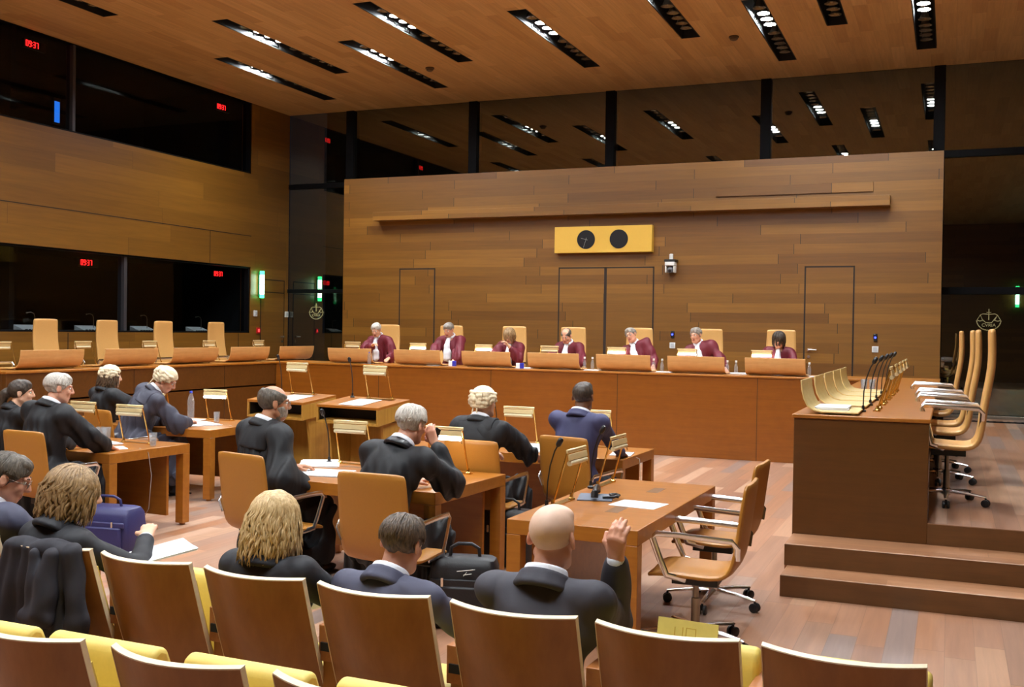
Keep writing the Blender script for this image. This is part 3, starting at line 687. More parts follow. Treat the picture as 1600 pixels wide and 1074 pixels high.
# bags
def bag(name, label, loc, rz, w, d, h, mat, kind, metal=CHROME, logo=False):
    r = thing(name, label, 'bag', loc, R(rz))
    m = MB(); n = 20
    def ring(z, kx, ky):
        out = []
        for i in range(n):
            a = 2*math.pi*i/n; c, s = math.cos(a), math.sin(a); e = .35
            out.append(Vector((math.copysign(abs(c)**e, c)*w/2*kx, math.copysign(abs(s)**e, s)*d/2*ky, z)))
        return out
    m.loft([ring(0, .95, .95), ring(.02, 1, 1.02), ring(h*.5, 1.0, 1.06), ring(h*.85, .98, .95), ring(h*.97, .9, .78), ring(h, .8, .6)]); m.done('bag_body', mat, r)
    m = MB(); m.tube([(-w*.22, 0, h-.01), (-w*.2, 0, h+.05), (-w*.1, 0, h+.075), (w*.1, 0, h+.075), (w*.2, 0, h+.05), (w*.22, 0, h-.01)], .011, 8); m.done('carry_handle', mat, r)
    m = MB(); m.box((-w*.42, -d*.62, h*.08), (w*.42, -d*.5, h*.62)); m.done('front_pocket', mat, r, .015)
    m = MB(); m.box((-w*.46, -d*.56, h*.6), (w*.46, -d*.5, h*.72)); m.done('pocket_flap', mat, r, .01)
    for s in (-1, 1):
        m = MB(); m.box((s*w*.28-.008, -d*.585, h*.58), (s*w*.28+.008, -d*.56, h*.74)); m.done('buckle', metal, r, .002)
    m = MB(); m.tube([(-w*.47, 0, h*.8), (-w*.55, -.03, h*.6), (-w*.57, -.06, h*.3), (-w*.45, -d*.7, .02)], .009, 6); m.done('shoulder_strap', mat, r)
    if logo:
        m = MB()
        for a, b in (((-.06, .015), (.05, .03)), ((-.02, -.005), (.03, .004)), ((-.02, -.012), (.0, .012))):
            m.tube([(a[0]+.03, -d*.54, h*.8+a[1]), (b[0]+.03, -d*.54, h*.8+b[1])], .0022, 6)
        m.done('maker_mark', WHITEP, r)
    return r
BAGB = plain('black_nylon', (24,23,27), .5, 0, .2, 120, .2); BAGN = plain('navy_nylon', (44,42,92), .5, 0, .2, 120, .2)
bag('briefcase', 'bulging black briefcase with a looped handle, behind the suited shoulders', (-2.70, 5.78, 0), 16, .42, .22, .42, BAGB, 1, CHROME, True)
bag('shoulder_bag', 'navy blue travel bag on the floor by the left desk', (-6.14, 6.45, 0), 8, .55, .3, .36, BAGN, 1)
bag('document_bag', 'black bag under the right end of the middle desk', (-3.12, 7.45, 0), 5, .42, .24, .42, BAGB, 1)
bag('satchel', 'black bag in the shadow at the foot of the desk with the lit lamp', (-6.72, 8.85, 0), 60, .3, .18, .3, BAGB, 1)
# yellow card on the empty seat
r = thing('yellow_card', 'yellow printed card standing on the empty seat at the right', 'card', (-.80, 3.46, .775), R(-6))
M = Matrix.Rotation(R(-14), 4, 'X'); m = MB(); m.box((-.10, -.002, 0), (.11, .002, .06), M); m.done('card', plain('yellow_card', (222,202,110), .6), r)
m = MB()
for x0, z0, x1, z1 in ((-.04, .004, -.037, .034), (-.037, .004, -.02, .007), (-.012, .004, -.009, .036), (0, .004, .003, .034), (0, .034, .035, .036), (.033, .004, .036, .036)): m.box((x0, -.0026, z0), (x1, -.002, z1), M)
m.done('printed_mark', plain('card_print', (196,160,60), .6), r)
# clock panel
r = thing('clock_panel', 'mustard yellow panel with two round black dials on the back wall', 'clock', (-5.745, WY, 3.435))
m = MB(); m.box((-.905, -.13, -.235), (.905, 0, .235)); m.done('panel', plain('mustard_panel', (214,166,60), .55, 0, .03), r, .004)
for i, x in enumerate((-.305, .305)):
    m = MB(); m.cyl((x, -.137, 0), (x, -.128, 0), .168, n=40); d = m.done('dial', plain('dial_black', (12,10,14), .3), r)
    if i == 0:
        for ang, l, w in ((285, .095, .007), (197, .15, .005)):
            a = R(ang); m = MB(); m.tube([(x-math.sin(a)*.03, -.14, -math.cos(a)*.03), (x+math.sin(a)*l, -.14, math.cos(a)*l)], w, 6, .4); m.done('clock_hand', WHITEP, d)
# wall camera
r = thing('wall_camera', 'white dome-headed camera on a bracket on the back wall', 'camera', (-4.5, WY, 2.96))
m = MB(); m.cyl((0, -.09, .1), (0, -.09, .2), .034); m.done('post', WHITEP, r, .01)
m = MB(); m.box((-.1, -.2, .06), (.1, 0, .1)); m.done('bracket', BLACKP, r, .006)
m = MB(); m.box((-.085, -.2, -.01), (.085, -.04, .058)); m.box((-.085, -.19, -.13), (-.06, -.05, -.01)); m.box((.06, -.19, -.13), (.085, -.05, -.01)); m.done('yoke', WHITEP, r, .01)
m = MB(); m.sph((0, -.12, -.075), .06); m.cyl((0, -.16, -.09), (0, -.195, -.1), .036); m.done('camera_head', GREYP, r)
m = MB(); m.cyl((0, -.196, -.1), (0, -.203, -.1015), .025); m.done('lens', BLACKP, r)
for x, n in ((-4.475, 'near the wall camera'), (-1.125, 'right of the door with a handle')):
    r = thing('card_reader', 'dark blue-lit device on the back wall ' + n, 'device', (x, WY, 1.76), 0, 'blue-lit devices')
    m = MB(); m.box((-.03, -.03, -.06), (.03, 0, .06)); m.done('housing', BLACKP, r, .006); m = MB(); m.sph((0, -.032, 0), .017, 10); m.done('status_lamp', BLUE, r)
    r = thing('wall_switch', 'small white switch plate on the back wall ' + n, 'switch', (x-.0, WY, 1.57), 0, 'wall switches')
    m = MB(); m.box((-.05, -.014, -.05), (.05, 0, .05)); m.done('plate', WHITEP, r, .004); m = MB(); m.box((-.03, -.02, -.035), (.03, -.013, .035)); m.done('rocker', plain('light_grey', (190,190,190), .4), r, .002)
# exit lights on the left wall and the right
def exit_light(loc, label, rz=0):
    r = thing('exit_light', label, 'exit light', loc, rz, 'green exit lights')
    m = MB(); m.cyl((.09, 0, -.2), (.09, 0, .2), .045, n=20); m.done('light_tube', GREENC, r)
    for z0, z1 in ((-.275, -.21), (.21, .275)):
        m = MB(); m.cyl((.09, 0, z0), (.09, 0, z1), .045, n=20); m.done('end_cap', GREEN, r)
    m = MB()
    for z in (-.205, .205, 0): m.lathe([(.046, z-.004), (.048, z-.004), (.048, z+.004), (.046, z+.004)], (.09, 0, 0), 20)
    m.done('retaining_ring', DARK, r)
    m = MB(); m.box((0, -.02, -.25), (.06, .02, .25)); m.done('wall_bracket', plain('green_bracket', (40,120,80), .4), r, .004)
    return r
exit_light((XL, 17.95, 2.655), 'glowing green tubular exit light on the left wall')
exit_light((2.4, YB, 3.4), 'green tubular exit light mirrored in the right-hand glazing', R(90)).scale = (1.5, 1.5, 1.5)
for y, z, l, mt in ((17.84, 2.06, 'small pale wall button below the green exit light', WHITEP), (18.93, 2.06, 'small pale wall button right of the side door', WHITEP), (17.94, 1.71, 'glowing red fire alarm button on the left wall', None)):
    r = thing('wall_button', l, 'button', (XL, y, z), 0, 'wall buttons')
    m = MB(); m.box((0, -.05, -.06), (.03, .05, .06)); m.done('housing', mt or plain('alarm_red', (200,30,30), .4), r, .005)
    m = MB(); m.box((.03, -.026, -.03), (.036, .026, .03)); m.done('push_plate', plain('light_grey', (190,190,190), .4) if mt else emit('alarm_glow', (255,60,60), 3), r, .002)
# red booth clocks
SEG = {'0': 'abcdef', '9': 'abcdfg', '3': 'abcdg', '7': 'abc'}
def led(loc, label):
    r = thing('digital_clock', label, 'clock', loc, R(-90), 'red booth clocks')
    m = MB(); m.box((-.24, -.0, -.1), (.36, .06, .1)); m.done('case', BLACKP, r, .006)
    m = MB(); x = -.19; w, h, t_ = .05, .12, .014
    for ch in '09:37':
        if ch == ':':
            for z in (-.03, .03): m.cbox((x-.004, -.006, z), (t_, .01, t_))
            x += .026; continue
        S = {'a': (x+w/2, h/2, w, t_), 'd': (x+w/2, -h/2, w, t_), 'g': (x+w/2, 0, w, t_), 'f': (x, h/4, t_, h/2), 'b': (x+w, h/4, t_, h/2), 'e': (x, -h/4, t_, h/2), 'c': (x+w, -h/4, t_, h/2)}
        for k_ in SEG[ch]:
            cx, cz, sx_, sz_ = S[k_]; m.cbox((cx, -.006, cz), (sx_*.92, .01, sz_*.92))
        x += .085
    m.done('red_digits', RED, r)
    r.rotation_euler = (0, 0, R(90)); r.scale = (.72, 1, .72); return r
led((XL-.32, 12.45, 6.2), 'red digital clock at the upper left in the booth'); led((XL-.32, 17.12, 6.15), 'red digital clock high in the booth beside the ceiling corner')
led((XL-.32, 13.62, 2.83), 'red digital clock in the lower booth, left of the window post'); led((XL-.32, 17.08, 2.83), 'red digital clock in the lower booth by the green exit light')
r = thing('booth_monitor', 'upright glowing blue screen inside the upper booth', 'screen', (XL-.75, 13.36, 5.36), R(90))
m = MB(); m.box((-.075, 0, -.22), (.075, .03, .22)); m.done('bezel', BLACKP, r); m = MB(); m.box((-.055, -.004, -.19), (.055, 0, .16)); m.done('lit_screen', SCREENB, r)
# interpreters consoles
for y, n in ((10.9, 'cut by the left edge'), (12.5, 'left of the first empty chair'), (13.75, 'between the first and second empty chairs'), (15.05, 'right of the second empty chair'), (16.55, 'by the last empty chair')):
    r = thing('interpreter_console', 'grey interpreter console in the lower booth, ' + n, 'console', (XL-.36, y, 1.62), R(90), 'interpreter consoles')
    m = MB(); m.prism([(-.14, 0), (.14, 0), (.14, .05), (-.14, .15)], .44, Matrix.Translation((-.22, 0, 0)) @ Matrix.Rotation(R(-90), 4, 'Z')); m.done('case', plain('console_grey', (205,205,200), .5), r, .006)
    m = MB()
    for i in range(6):
        m.cbox((-.17+i*.068, -.09, .075), (.035, .02, .012))
    m.done('key_row', BLACKP, r)
    m = MB(); m.tube([(.1, .03, .08), (.1, .03, .28), (.08, .03, .33), (.02, .03, .35), (-.05, .03, .34)], .006, 6); m.sph((-.06, .03, .338), .012, 8); m.done('gooseneck', STEELD, r)
sheet('papers on the booth counter at the far left', (XL-.4, 11.9, 1.625), 70, .3, .5, 8); sheet('papers on the booth counter behind the second empty chair', (XL-.4, 14.55, 1.625), 20, .2, .3, 5)
# court emblem on the glass doors
def emblem(x, y, z, s, label):
    r = thing('door_emblem', label, 'emblem', (x, y, z), 0, 'glass door emblems')
    GL = plain('etched_gold', (196,186,130), .5)
    m = MB(); q = s/2; rr = s*.018
    m.tube([(0, 0, q*1.0), (0, 0, q*.0)], rr*1.3, 6); m.tube([(-q*.2, 0, q*.68), (q*.2, 0, q*.68)], rr, 6); m.done('sword', GL, r)
    m = MB(); m.tube([(-q*.75, 0, q*.42), (-q*.5, 0, q*.55), (0, 0, q*.5), (q*.5, 0, q*.55), (q*.75, 0, q*.42)], rr, 6)
    for s_ in (-1, 1):
        m.tube([(s_*q*.72, 0, q*.44), (s_*q*.98, 0, -q*.02)], rr*.7, 6); m.tube([(s_*q*.72, 0, q*.44), (s_*q*.5, 0, -q*.02)], rr*.7, 6)
        m.tube([(s_*q*1.0, 0, -q*.03), (s_*q*.75, 0, -q*.12), (s_*q*.45, 0, -q*.04)], rr, 6)
    m.tube([(-q*.6, 0, q*.1), (-q*.25, 0, -q*.25), (q*.25, 0, -q*.25), (q*.6, 0, q*.25)], rr, 6)
    m.done('scales', GL, r)
    m = MB()
    for s_ in (-1, 1):
        for i in range(8):
            a = R(-92+s_*(8+i*10.5)) if s_ > 0 else R(-88-(8+i*10.5)); c = Vector((math.cos(a)*q*1.0, 0, math.sin(a)*q*.95)); tg = Vector((-math.sin(a), 0, math.cos(a)))*s_
            m.tube([c-tg*q*.09, c, c+tg*q*.12+c*.06], [rr*.4, rr*1.5, rr*.3], 6)
    m.done('wreath', GL, r)
    cu = bpy.data.curves.new('letters', 'FONT'); cu.body = 'CVRIA'; cu.size = q*.42; cu.align_x = 'CENTER'; cu.extrude = .002
    o = bpy.data.objects.new('lettering_curve', cu); C.objects.link(o); dg = bpy.context.evaluated_depsgraph_get(); dg.update()
    me = bpy.data.meshes.new_from_object(o.evaluated_get(dg)); bpy.data.objects.remove(o); me.transform(Matrix.Translation((0, 0, -q*.62)) @ Matrix.Rotation(R(90), 4, 'X'))
    o = bpy.data.objects.new('lettering', me); C.objects.link(o); me.materials.clear(); me.materials.append(GL); o.parent = r
    return r
emblem(-12.44, YG-.005, 2.13, .34, 'scales and wreath emblem on the glass door at the left'); emblem(.575, YG-.005, 2.08, .36, 'scales and wreath emblem on the glass door at the right')
# thin cables down from the desks
def cord(pts, label):
    m = MB(); m.tube(pts, .003, 6); tag(m.done('cable', plain('pale_cable', (180,170,160), .5), None), label, 'cable', 'thin cables')
cord([(-6.42, 7.1, .735), (-6.34, 7.12, .7), (-6.33, 7.15, .5), (-6.4, 7.2, .2), (-6.6, 7.3, .01)], 'thin pale cable hanging from the left desk')
cord([(-7.1, 9.2, .735), (-6.97, 9.25, .7), (-6.96, 9.2, .45), (-6.9, 9.1, .2), (-6.6, 9.0, .01)], 'thin pale cable hanging from the desk with the lit lamp')
cord([(-2.55, 8.8, .735), (-2.46, 8.8, .7), (-2.44, 8.8, .4), (-2.46, 8.85, .01)], 'thin pale cable hanging from the desk of the man in navy')
# ------------------------------------------------------------------ people: smooth bodies from blended solids
def nrm(v): v = np.asarray(v, float); return v/max(1e-9, np.linalg.norm(v))
def rot(ax, a):
    c, s = math.cos(a), math.sin(a)
    return {'x': np.array([[1,0,0],[0,c,-s],[0,s,c]]), 'y': np.array([[c,0,s],[0,1,0],[-s,0,c]]), 'z': np.array([[c,-s,0],[s,c,0],[0,0,1]])}[ax]
class Field:
    def __init__(s, lo, hi, h):
        s.h = h; s.lo = np.array(lo, float); n = np.ceil((np.array(hi)-s.lo)/h).astype(int)+1
        s.ax = [s.lo[i]+h*np.arange(n[i]) for i in range(3)]; s.F = np.full(n, 1.0, np.float32)
    def loc(s, lo, hi, k):
        m = k+3*s.h; sl = []
        for i in range(3):
            a = int(max(0, math.floor((lo[i]-m-s.lo[i])/s.h))); b = int(min(len(s.ax[i]), math.ceil((hi[i]+m-s.lo[i])/s.h)+1)); sl.append(slice(a, max(a, b)))
        X, Y, Z = [s.ax[i][sl[i]] for i in range(3)]
        return tuple(sl), X[:, None, None], Y[None, :, None], Z[None, None, :]
    def put(s, sl, d, k, op):
        A = s.F[sl]
        if A.size == 0: return
        if op == 'sub': d = -d
        if op == 'add':
            h = np.clip(.5+.5*(A-d)/k, 0, 1); s.F[sl] = A*(1-h)+d*h-k*h*(1-h)
        else:
            h = np.clip(.5-.5*(A-d)/k, 0, 1); s.F[sl] = A*(1-h)+d*h+k*h*(1-h)
    def cap(s, a, b, ra, rb=None, k=.02, op='add', flat=None):
        a = np.asarray(a, float); b = np.asarray(b, float); rb = ra if rb is None else rb; r = max(ra, rb)
        sl, X, Y, Z = s.loc(np.minimum(a, b)-r, np.maximum(a, b)+r, k)
        ba = b-a; L = max(1e-9, ba@ba); px, py, pz = X-a[0], Y-a[1], Z-a[2]
        h = np.clip((px*ba[0]+py*ba[1]+pz*ba[2])/L, 0, 1)
        d = np.sqrt((px-h*ba[0])**2+(py-h*ba[1])**2+(pz-h*ba[2])**2)-(ra+(rb-ra)*h)
        s.put(sl, d, k, op); return s
    def ell(s, c, r, M=None, k=.02, op='add'):
        c = np.asarray(c, float); r = np.asarray(r, float); m = max(r) if M is not None else r
        sl, X, Y, Z = s.loc(c-m, c+m, k); px, py, pz = X-c[0], Y-c[1], Z-c[2]
        if M is not None:
            px, py, pz = px*M[0,0]+py*M[1,0]+pz*M[2,0], px*M[0,1]+py*M[1,1]+pz*M[2,1], px*M[0,2]+py*M[1,2]+pz*M[2,2]
        k0 = np.sqrt((px/r[0])**2+(py/r[1])**2+(pz/r[2])**2); k1 = np.sqrt((px/r[0]**2)**2+(py/r[1]**2)**2+(pz/r[2]**2)**2)
        s.put(sl, k0*(k0-1)/np.maximum(k1, 1e-6), k, op); return s
    def box(s, c, hf, M=None, rd=.01, k=.01, op='add'):
        c = np.asarray(c, float); hf = np.asarray(hf, float); m = np.linalg.norm(hf) if M is not None else hf
        sl, X, Y, Z = s.loc(c-m, c+m, k); px, py, pz = X-c[0], Y-c[1], Z-c[2]
        if M is not None:
            px, py, pz = px*M[0,0]+py*M[1,0]+pz*M[2,0], px*M[0,1]+py*M[1,1]+pz*M[2,1], px*M[0,2]+py*M[1,2]+pz*M[2,2]
        qx, qy, qz = np.abs(px)-hf[0]+rd+0*py+0*pz, np.abs(py)-hf[1]+rd+0*px+0*pz, np.abs(pz)-hf[2]+rd+0*px+0*py
        d = np.sqrt(np.maximum(qx, 0)**2+np.maximum(qy, 0)**2+np.maximum(qz, 0)**2)+np.minimum(np.maximum(qx, np.maximum(qy, qz)), 0)-rd
        s.put(sl, d, k, op); return s
    def keep(s, p, n, k=.006):
        """cut everything on the +n side of a plane"""
        n = nrm(n); X, Y, Z = s.ax[0][:, None, None], s.ax[1][None, :, None], s.ax[2][None, None, :]
        d = (X-p[0])*n[0]+(Y-p[1])*n[1]+(Z-p[2])*n[2]
        s.put((slice(None),)*3, d+np.zeros_like(s.F), k, 'int'); return s
    def warp(s, fn):
        X, Y, Z = s.ax[0][:, None, None], s.ax[1][None, :, None], s.ax[2][None, None, :]
        s.F = s.F+fn(X, Y, Z).astype(np.float32); return s
    def folds(s, amp, f=22.0, seed=0):
        rg = np.random.RandomState(seed); W = [(nrm(rg.randn(3)*[1, 1, .55])*f*rg.uniform(.5, 1.6), rg.uniform(0, 6.3)) for _ in range(5)]
        def fn(X, Y, Z):
            t = 0
            for v, p in W: t = t+np.sin(X*v[0]+Y*v[1]+Z*v[2]+p+1.3*np.sin(Z*7+p+X*5))
            return amp*t/2.2
        return s.warp(fn)
    def mesh(s):
        F = s.F; ins = F < 0; nx, ny, nz = F.shape
        cn = [(i, j, k) for i in (0, 1) for j in (0, 1) for k in (0, 1)]
        def sh(A, c): return A[c[0]:nx-1+c[0], c[1]:ny-1+c[1], c[2]:nz-1+c[2]]
        cnt = sum(sh(ins, c).astype(np.int8) for c in cn); mk = (cnt > 0) & (cnt < 8)
        ci = np.array(np.nonzero(mk)).T; idx = np.full(mk.shape, -1, np.int64); idx[mk] = np.arange(len(ci))
        acc = np.zeros((len(ci), 3)); num = np.zeros(len(ci))
        for a in cn:
            for ax in range(3):
                if a[ax]: continue
                b = list(a); b[ax] = 1
                fa = sh(F, a)[mk]; fb = sh(F, b)[mk]; cr = (fa < 0) != (fb < 0)
                t = np.where(cr, fa/np.where(cr, fa-fb, 1), 0); p = np.tile(np.array(a, float), (len(ci), 1)); p[:, ax] = t
                acc[cr] += p[cr]; num[cr] += 1
        V = s.lo+s.h*(ci+acc/num[:, None])
        quads = []
        for ax in range(3):
            o1, o2 = [(1, 2), (2, 0), (0, 1)][ax]
            sa = [slice(1, -1)]*3; sa[ax] = slice(0, -1); sb = list(sa); sb[ax] = slice(1, None)
            A = ins[tuple(sa)]; B = ins[tuple(sb)]
            for flip, msk in ((0, A & ~B), (1, ~A & B)):
                e = np.array(np.nonzero(msk)).T
                if len(e) == 0: continue
                e = e+np.array([0 if i == ax else 1 for i in range(3)])
                def g(d1, d2):
                    q = e.copy(); q[:, o1] -= d1; q[:, o2] -= d2; return idx[q[:, 0], q[:, 1], q[:, 2]]
                Q = np.stack([g(0, 0), g(1, 0), g(1, 1), g(0, 1)], 1); quads.append(Q[:, ::-1] if flip else Q)
        Q = np.concatenate(quads); return V, Q[(Q >= 0).all(1)]
def to_obj(name, V, Q, mats, parent, extra=None, matidx=None):
    """extra: list of (verts, faces, material index) appended to the same mesh"""
    Vs = [V]; loops = [Q.reshape(-1)]; sizes = [np.full(len(Q), 4)]; mi = [np.zeros(len(Q), int) if matidx is None else matidx]; off = len(V)
    for v, fs, m_ in extra or []:
        Vs.append(np.asarray(v, float)); loops.append(np.array([i+off for f_ in fs for i in f_])); sizes.append(np.array([len(f_) for f_ in fs])); mi.append(np.full(len(fs), m_)); off += len(v)
    V = np.concatenate(Vs); lp = np.concatenate(loops).astype(np.int32); sz = np.concatenate(sizes).astype(np.int32)
    me = bpy.data.meshes.new(name); me.vertices.add(len(V)); me.vertices.foreach_set('co', V.astype(np.float32).reshape(-1))
    me.loops.add(len(lp)); me.loops.foreach_set('vertex_index', lp); me.polygons.add(len(sz)); me.polygons.foreach_set('loop_start', np.concatenate([[0], np.cumsum(sz)[:-1]]).astype(np.int32))
    for m_ in (mats if isinstance(mats, (list, tuple)) else [mats]): me.materials.append(m_)
    me.polygons.foreach_set('material_index', np.concatenate(mi).astype(np.int32)); me.polygons.foreach_set('use_smooth', [True]*len(sz))
    me.update(calc_edges=True); me.validate()
    o = bpy.data.objects.new(name, me); C.objects.link(o); o.parent = parent; return o
def bm_geo(m, Mh, ch):
    v = np.array([x.co[:] for x in m.b.verts]); m.b.verts.index_update(); f_ = [[x.index for x in fc.verts] for fc in m.b.faces]; m.b.free()
    return (v@Mh.T+ch, f_)
# cloth
def cloth(name, c, rough, amt):
    """woven cloth with soft hanging creases"""
    t = NT(name); c = lin(c)
    mp = t.n('ShaderNodeMapping', {'Vector': t.coord(), 'Scale': (9, 9, 2.6)})
    a = t.n('ShaderNodeTexNoise', {'Vector': mp.outputs[0], 'Scale': 1.0, 'Detail': 1.2, 'Roughness': .35, 'Distortion': .7})
    col = t.mix(a.outputs[0], tuple(v*.85 for v in c), tuple(v*1.15 for v in c))
    b = t.bsdf(col, rough); t.bump(b, a.outputs[0], amt, .035); MATS[name] = t.m; return t.m
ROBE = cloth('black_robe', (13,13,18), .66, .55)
ROBEG = cloth('grey_lit_robe', (58,58,72), .66, .55)  # black robe cloth again, with the light falling on it put into the colour
SILK = plain('black_silk', (18,18,24), .3, 0, .1, 14)
MAROON = cloth('maroon_velvet', (104,18,36), .6, .5)
SUITD = cloth('charcoal_suit', (62,60,68), .75, .45)
SUITN = cloth('navy_suit', (58,58,92), .7, .45)
SUITB = cloth('black_jacket', (26,25,31), .7, .45)
SUITG = cloth('blue_grey_suit', (70,70,90), .72, .45)
TROU = plain('dark_trousers', (26,26,34), .75, 0, .1, 40)
SHIRT = plain('white_shirt', (238,238,244), .65, 0, .03)
SHOE = plain('black_leather', (16,14,15), .3)
SKIN = {k_: plain('skin_'+k_, c, .48, 0, .05, 45, Subsurface_Weight=.06) for k_, c in dict(fair=(226,172,140), rosy=(220,158,128), tan=(190,132,98), dark=(120,78,54)).items()}
LIPS = plain('lips', (176,96,84), .45); EYEW = plain('eye_white', (232,228,222), .3); EYED = plain('iris', (40,30,24), .2)
H_WHITE = hairmat('white_hair', (170,160,148), (222,214,202)); H_GREY = hairmat('grey_hair', (108,100,92), (170,160,148)); H_DARK = hairmat('dark_hair', (34,27,22), (84,68,54)); H_BROWN = hairmat('brown_hair', (54,38,24), (112,82,52))
H_SALT = hairmat('greying_hair', (56,48,40), (110,98,84)); H_BLONDE = hairmat('blonde_hair', (172,132,76), (238,208,156)); H_LBROWN = hairmat('light_brown_hair', (104,78,48), (190,154,108)); H_WIG = hairmat('wig_horsehair', (214,192,150), (246,232,202), .7, 90)
H_MID = hairmat('mid_brown_hair', (40,32,26), (118,96,76)); H_STUB = plain('white_stubble', (228,190,164), .55, 0, .05, 60)
LENSG = pane('spectacle_glass', (.95,.95,.95), 1.5)
def ik(S, H, l1, l2, pole):
    d = H-S; L = np.linalg.norm(d); L2 = min(L, (l1+l2)*.995); u = d/L; H = S+u*L2
    a = (l1*l1-l2*l2+L2*L2)/(2*L2); hgt = math.sqrt(max(0, l1*l1-a*a)); p = np.asarray(pole, float); p = nrm(p-u*(p@u)); return S+u*a+p*hgt, H
def person(label, pos, rz, zs=.46, lean=8, side=0, head=(0, 0, 0), hr=None, hl=None, outfit='robe', col=None, hair='short', hcol=None, skin='fair', res=.008, sc=1.0, elbow_r=None, elbow_l=None, curl=(.5, .5), legs=True,
           glasses=False, beard=None, jabot=False, yoke=False, female=False, twist=0, group=None, pose_head_fwd=.02, cuff=False, ht=None, solved=False):
    kw_ = dict(locals())
    root = thing('person', label, 'person', (pos[0], pos[1], 0), R(rz), group)
    Rz = rot('z', R(rz)); o3 = np.array([pos[0], pos[1], 0.0])
    def W(p): return (np.asarray(p, float)-o3)@Rz          # world to the sitter's own frame
    P = np.array([0, 0, zs+.10*sc]); l = R(lean); sd = R(side)
    def up(a): return nrm([math.sin(sd)*a, math.sin(l*a)*math.cos(sd*a), math.cos(l*a)])
    u0, u1, u2 = up(.6), up(1.0), up(1.35)
    s1 = P+u0*.20*sc; s2 = s1+u1*.17*sc; N = s2+u2*.15*sc
    T = R(twist); lat = nrm(np.array([math.cos(T), math.sin(T), 0])-0.0); lat = nrm(lat-u2*(lat@u2)); fw = np.cross(u2, lat)
    shw = (.165 if female else .19)*sc; shd = .045 if outfit == 'suit' and not female else .055
    SR, SLf = N-u2*shd*sc+lat*shw, N-u2*shd*sc-lat*shw
    A = N+nrm(u2*.75+np.array([0, .1, .6]))*.085*sc+np.array([0, pose_head_fwd+.01, 0])
    Mh = rot('z', R(head[0]))@rot('x', -R(head[1]))@rot('y', R(head[2])); ch = A+Mh@np.array([0, .018, .062])*sc
    def H(p): return ch+Mh@np.asarray(p, float)*sc
    Mt = np.stack([lat, fw, u2], 1)
    if ht is not None:
        cr = H((0, -.03 if head[1] > 15 else 0, .115)); d_ = np.array(ht)-cr
        if not solved:
            bpy.data.objects.remove(root); off = Rz@np.array([cr[0], cr[1], 0])
            kw_.update(pos=(ht[0]-off[0], ht[1]-off[1]), zs=zs+ht[2]-cr[2], solved=True); return person(**kw_)
    l1, l2 = .285*sc, .25*sc
    def arm(S_, hand, elb, sg):
        hnd = W(hand) if hand is not None else np.array([sg*.13, .36, zs+.16])
        pole = np.array([sg*.28, -.4, -.9]) if elb is None else W(elb)-S_
        E, Hd = ik(S_, hnd, l1, l2, pole); return E, Hd
    ER, HR = arm(SR, hr, elbow_r, 1); EL, HL = arm(SLf, hl, elbow_l, -1)
    K = [np.array([sg*.13, .43*sc, zs+.045]) for sg in (1, -1)]; AN = [np.array([sg*.12, .40*sc, .09]) for sg in (1, -1)]
    HP = [P+np.array([sg*.095*sc, 0, -.02]) for sg in (1, -1)]
    allp = np.array([P, N, H((0, 0, .2)), ER, EL, HR+nrm(HR-ER)*.2, HL+nrm(HL-EL)*.2, P+[0, -.2, -.15], H((.15, 0, 0)), H((-.15, 0, 0)), H((0, .15, -.1)), SR+lat*.1, SLf-lat*.1, H((0, -.15, 0))]+([K[0]+[.1, .1, 0], K[1]-[.1, -.1, 0], AN[0]-[0, .15, .1], AN[1]+[0, .2, -.09]] if legs else []))
    lo, hi = allp.min(0)-.1, allp.max(0)+.1; lo[2] = max(lo[2], -.01)
    # ---- body
    f_ = Field(lo, hi, res)
    f_.ell(P+[0, 0, .0], (.15*sc, .115*sc, .12*sc), k=.03)
    f_.cap(P+u0*.05, s1, .118*sc, .115*sc, .05); f_.ell((s1+s2)/2+u1*.05, (.145*sc, .10*sc, .17*sc), Mt, .05)
    f_.cap(SR-lat*.04, SLf+lat*.04, .062*sc, None, .05); f_.cap(N-u2*.03, A+(A-N)*.25, .056*sc, .052*sc, .03)
    for S_, E, Hd, sg, c_ in ((SR, ER, HR, 1, curl[0]), (SLf, EL, HL, -1, curl[1])):
        f_.cap(S_, E, .05*sc, .04*sc, .03); f_.cap(E, Hd, .041*sc, .027*sc, .02)
        d = nrm(Hd-E); up_ = np.array([0, 0, 1.0]) if abs(d[2]) < .75 else np.array([0, -1.0, 0.3]); nn = nrm(up_-d*(up_@d)); sdv = np.cross(d, nn)*sg   # sdv: towards the thumb or away from it
        th = -sdv if True else sdv
        pc = Hd+d*.012
        for q in (-1, -.33, .33, 1):
            kn = pc+d*(.078-.006*q*q)*sc+sdv*q*.027*sc; f_.cap(pc+sdv*q*.014, kn, .0145*sc, .011*sc, .014)
            L = (.072, .082, .078, .062)[int(round((q+1)*1.5))]*sc; dd_ = d; p0 = kn
            for j, fr in enumerate((.45, .32, .25)):
                a = c_*(.55, .85, .6)[j]; dd_ = nrm(dd_*math.cos(a)-nn*math.sin(a)); p1 = p0+dd_*L*fr
                f_.cap(p0, p1, (.0095-.0008*j)*sc, (.0088-.0008*j)*sc, .005); p0 = p1
        tb = pc+d*.02+th*.018; t1 = tb+nrm(d*.65+th*.75-nn*.3)*.042*sc; t2 = t1+nrm(d*.95+th*.2-nn*.45*c_*2)*.032*sc
        f_.cap(pc, tb, .018*sc, .014*sc, .015); f_.cap(tb, t1, .0135*sc, .011*sc, .008); f_.cap(t1, t2, .0105*sc, .009*sc, .005)
    if legs:
        for i in (0, 1):
            f_.cap(HP[i], K[i], .078*sc, .055*sc, .03); f_.cap(K[i], AN[i], .052*sc, .036*sc, .02); f_.cap(AN[i]+[0, -.02, -.03], AN[i]+[0, .13, -.055], .034, .028, .02)
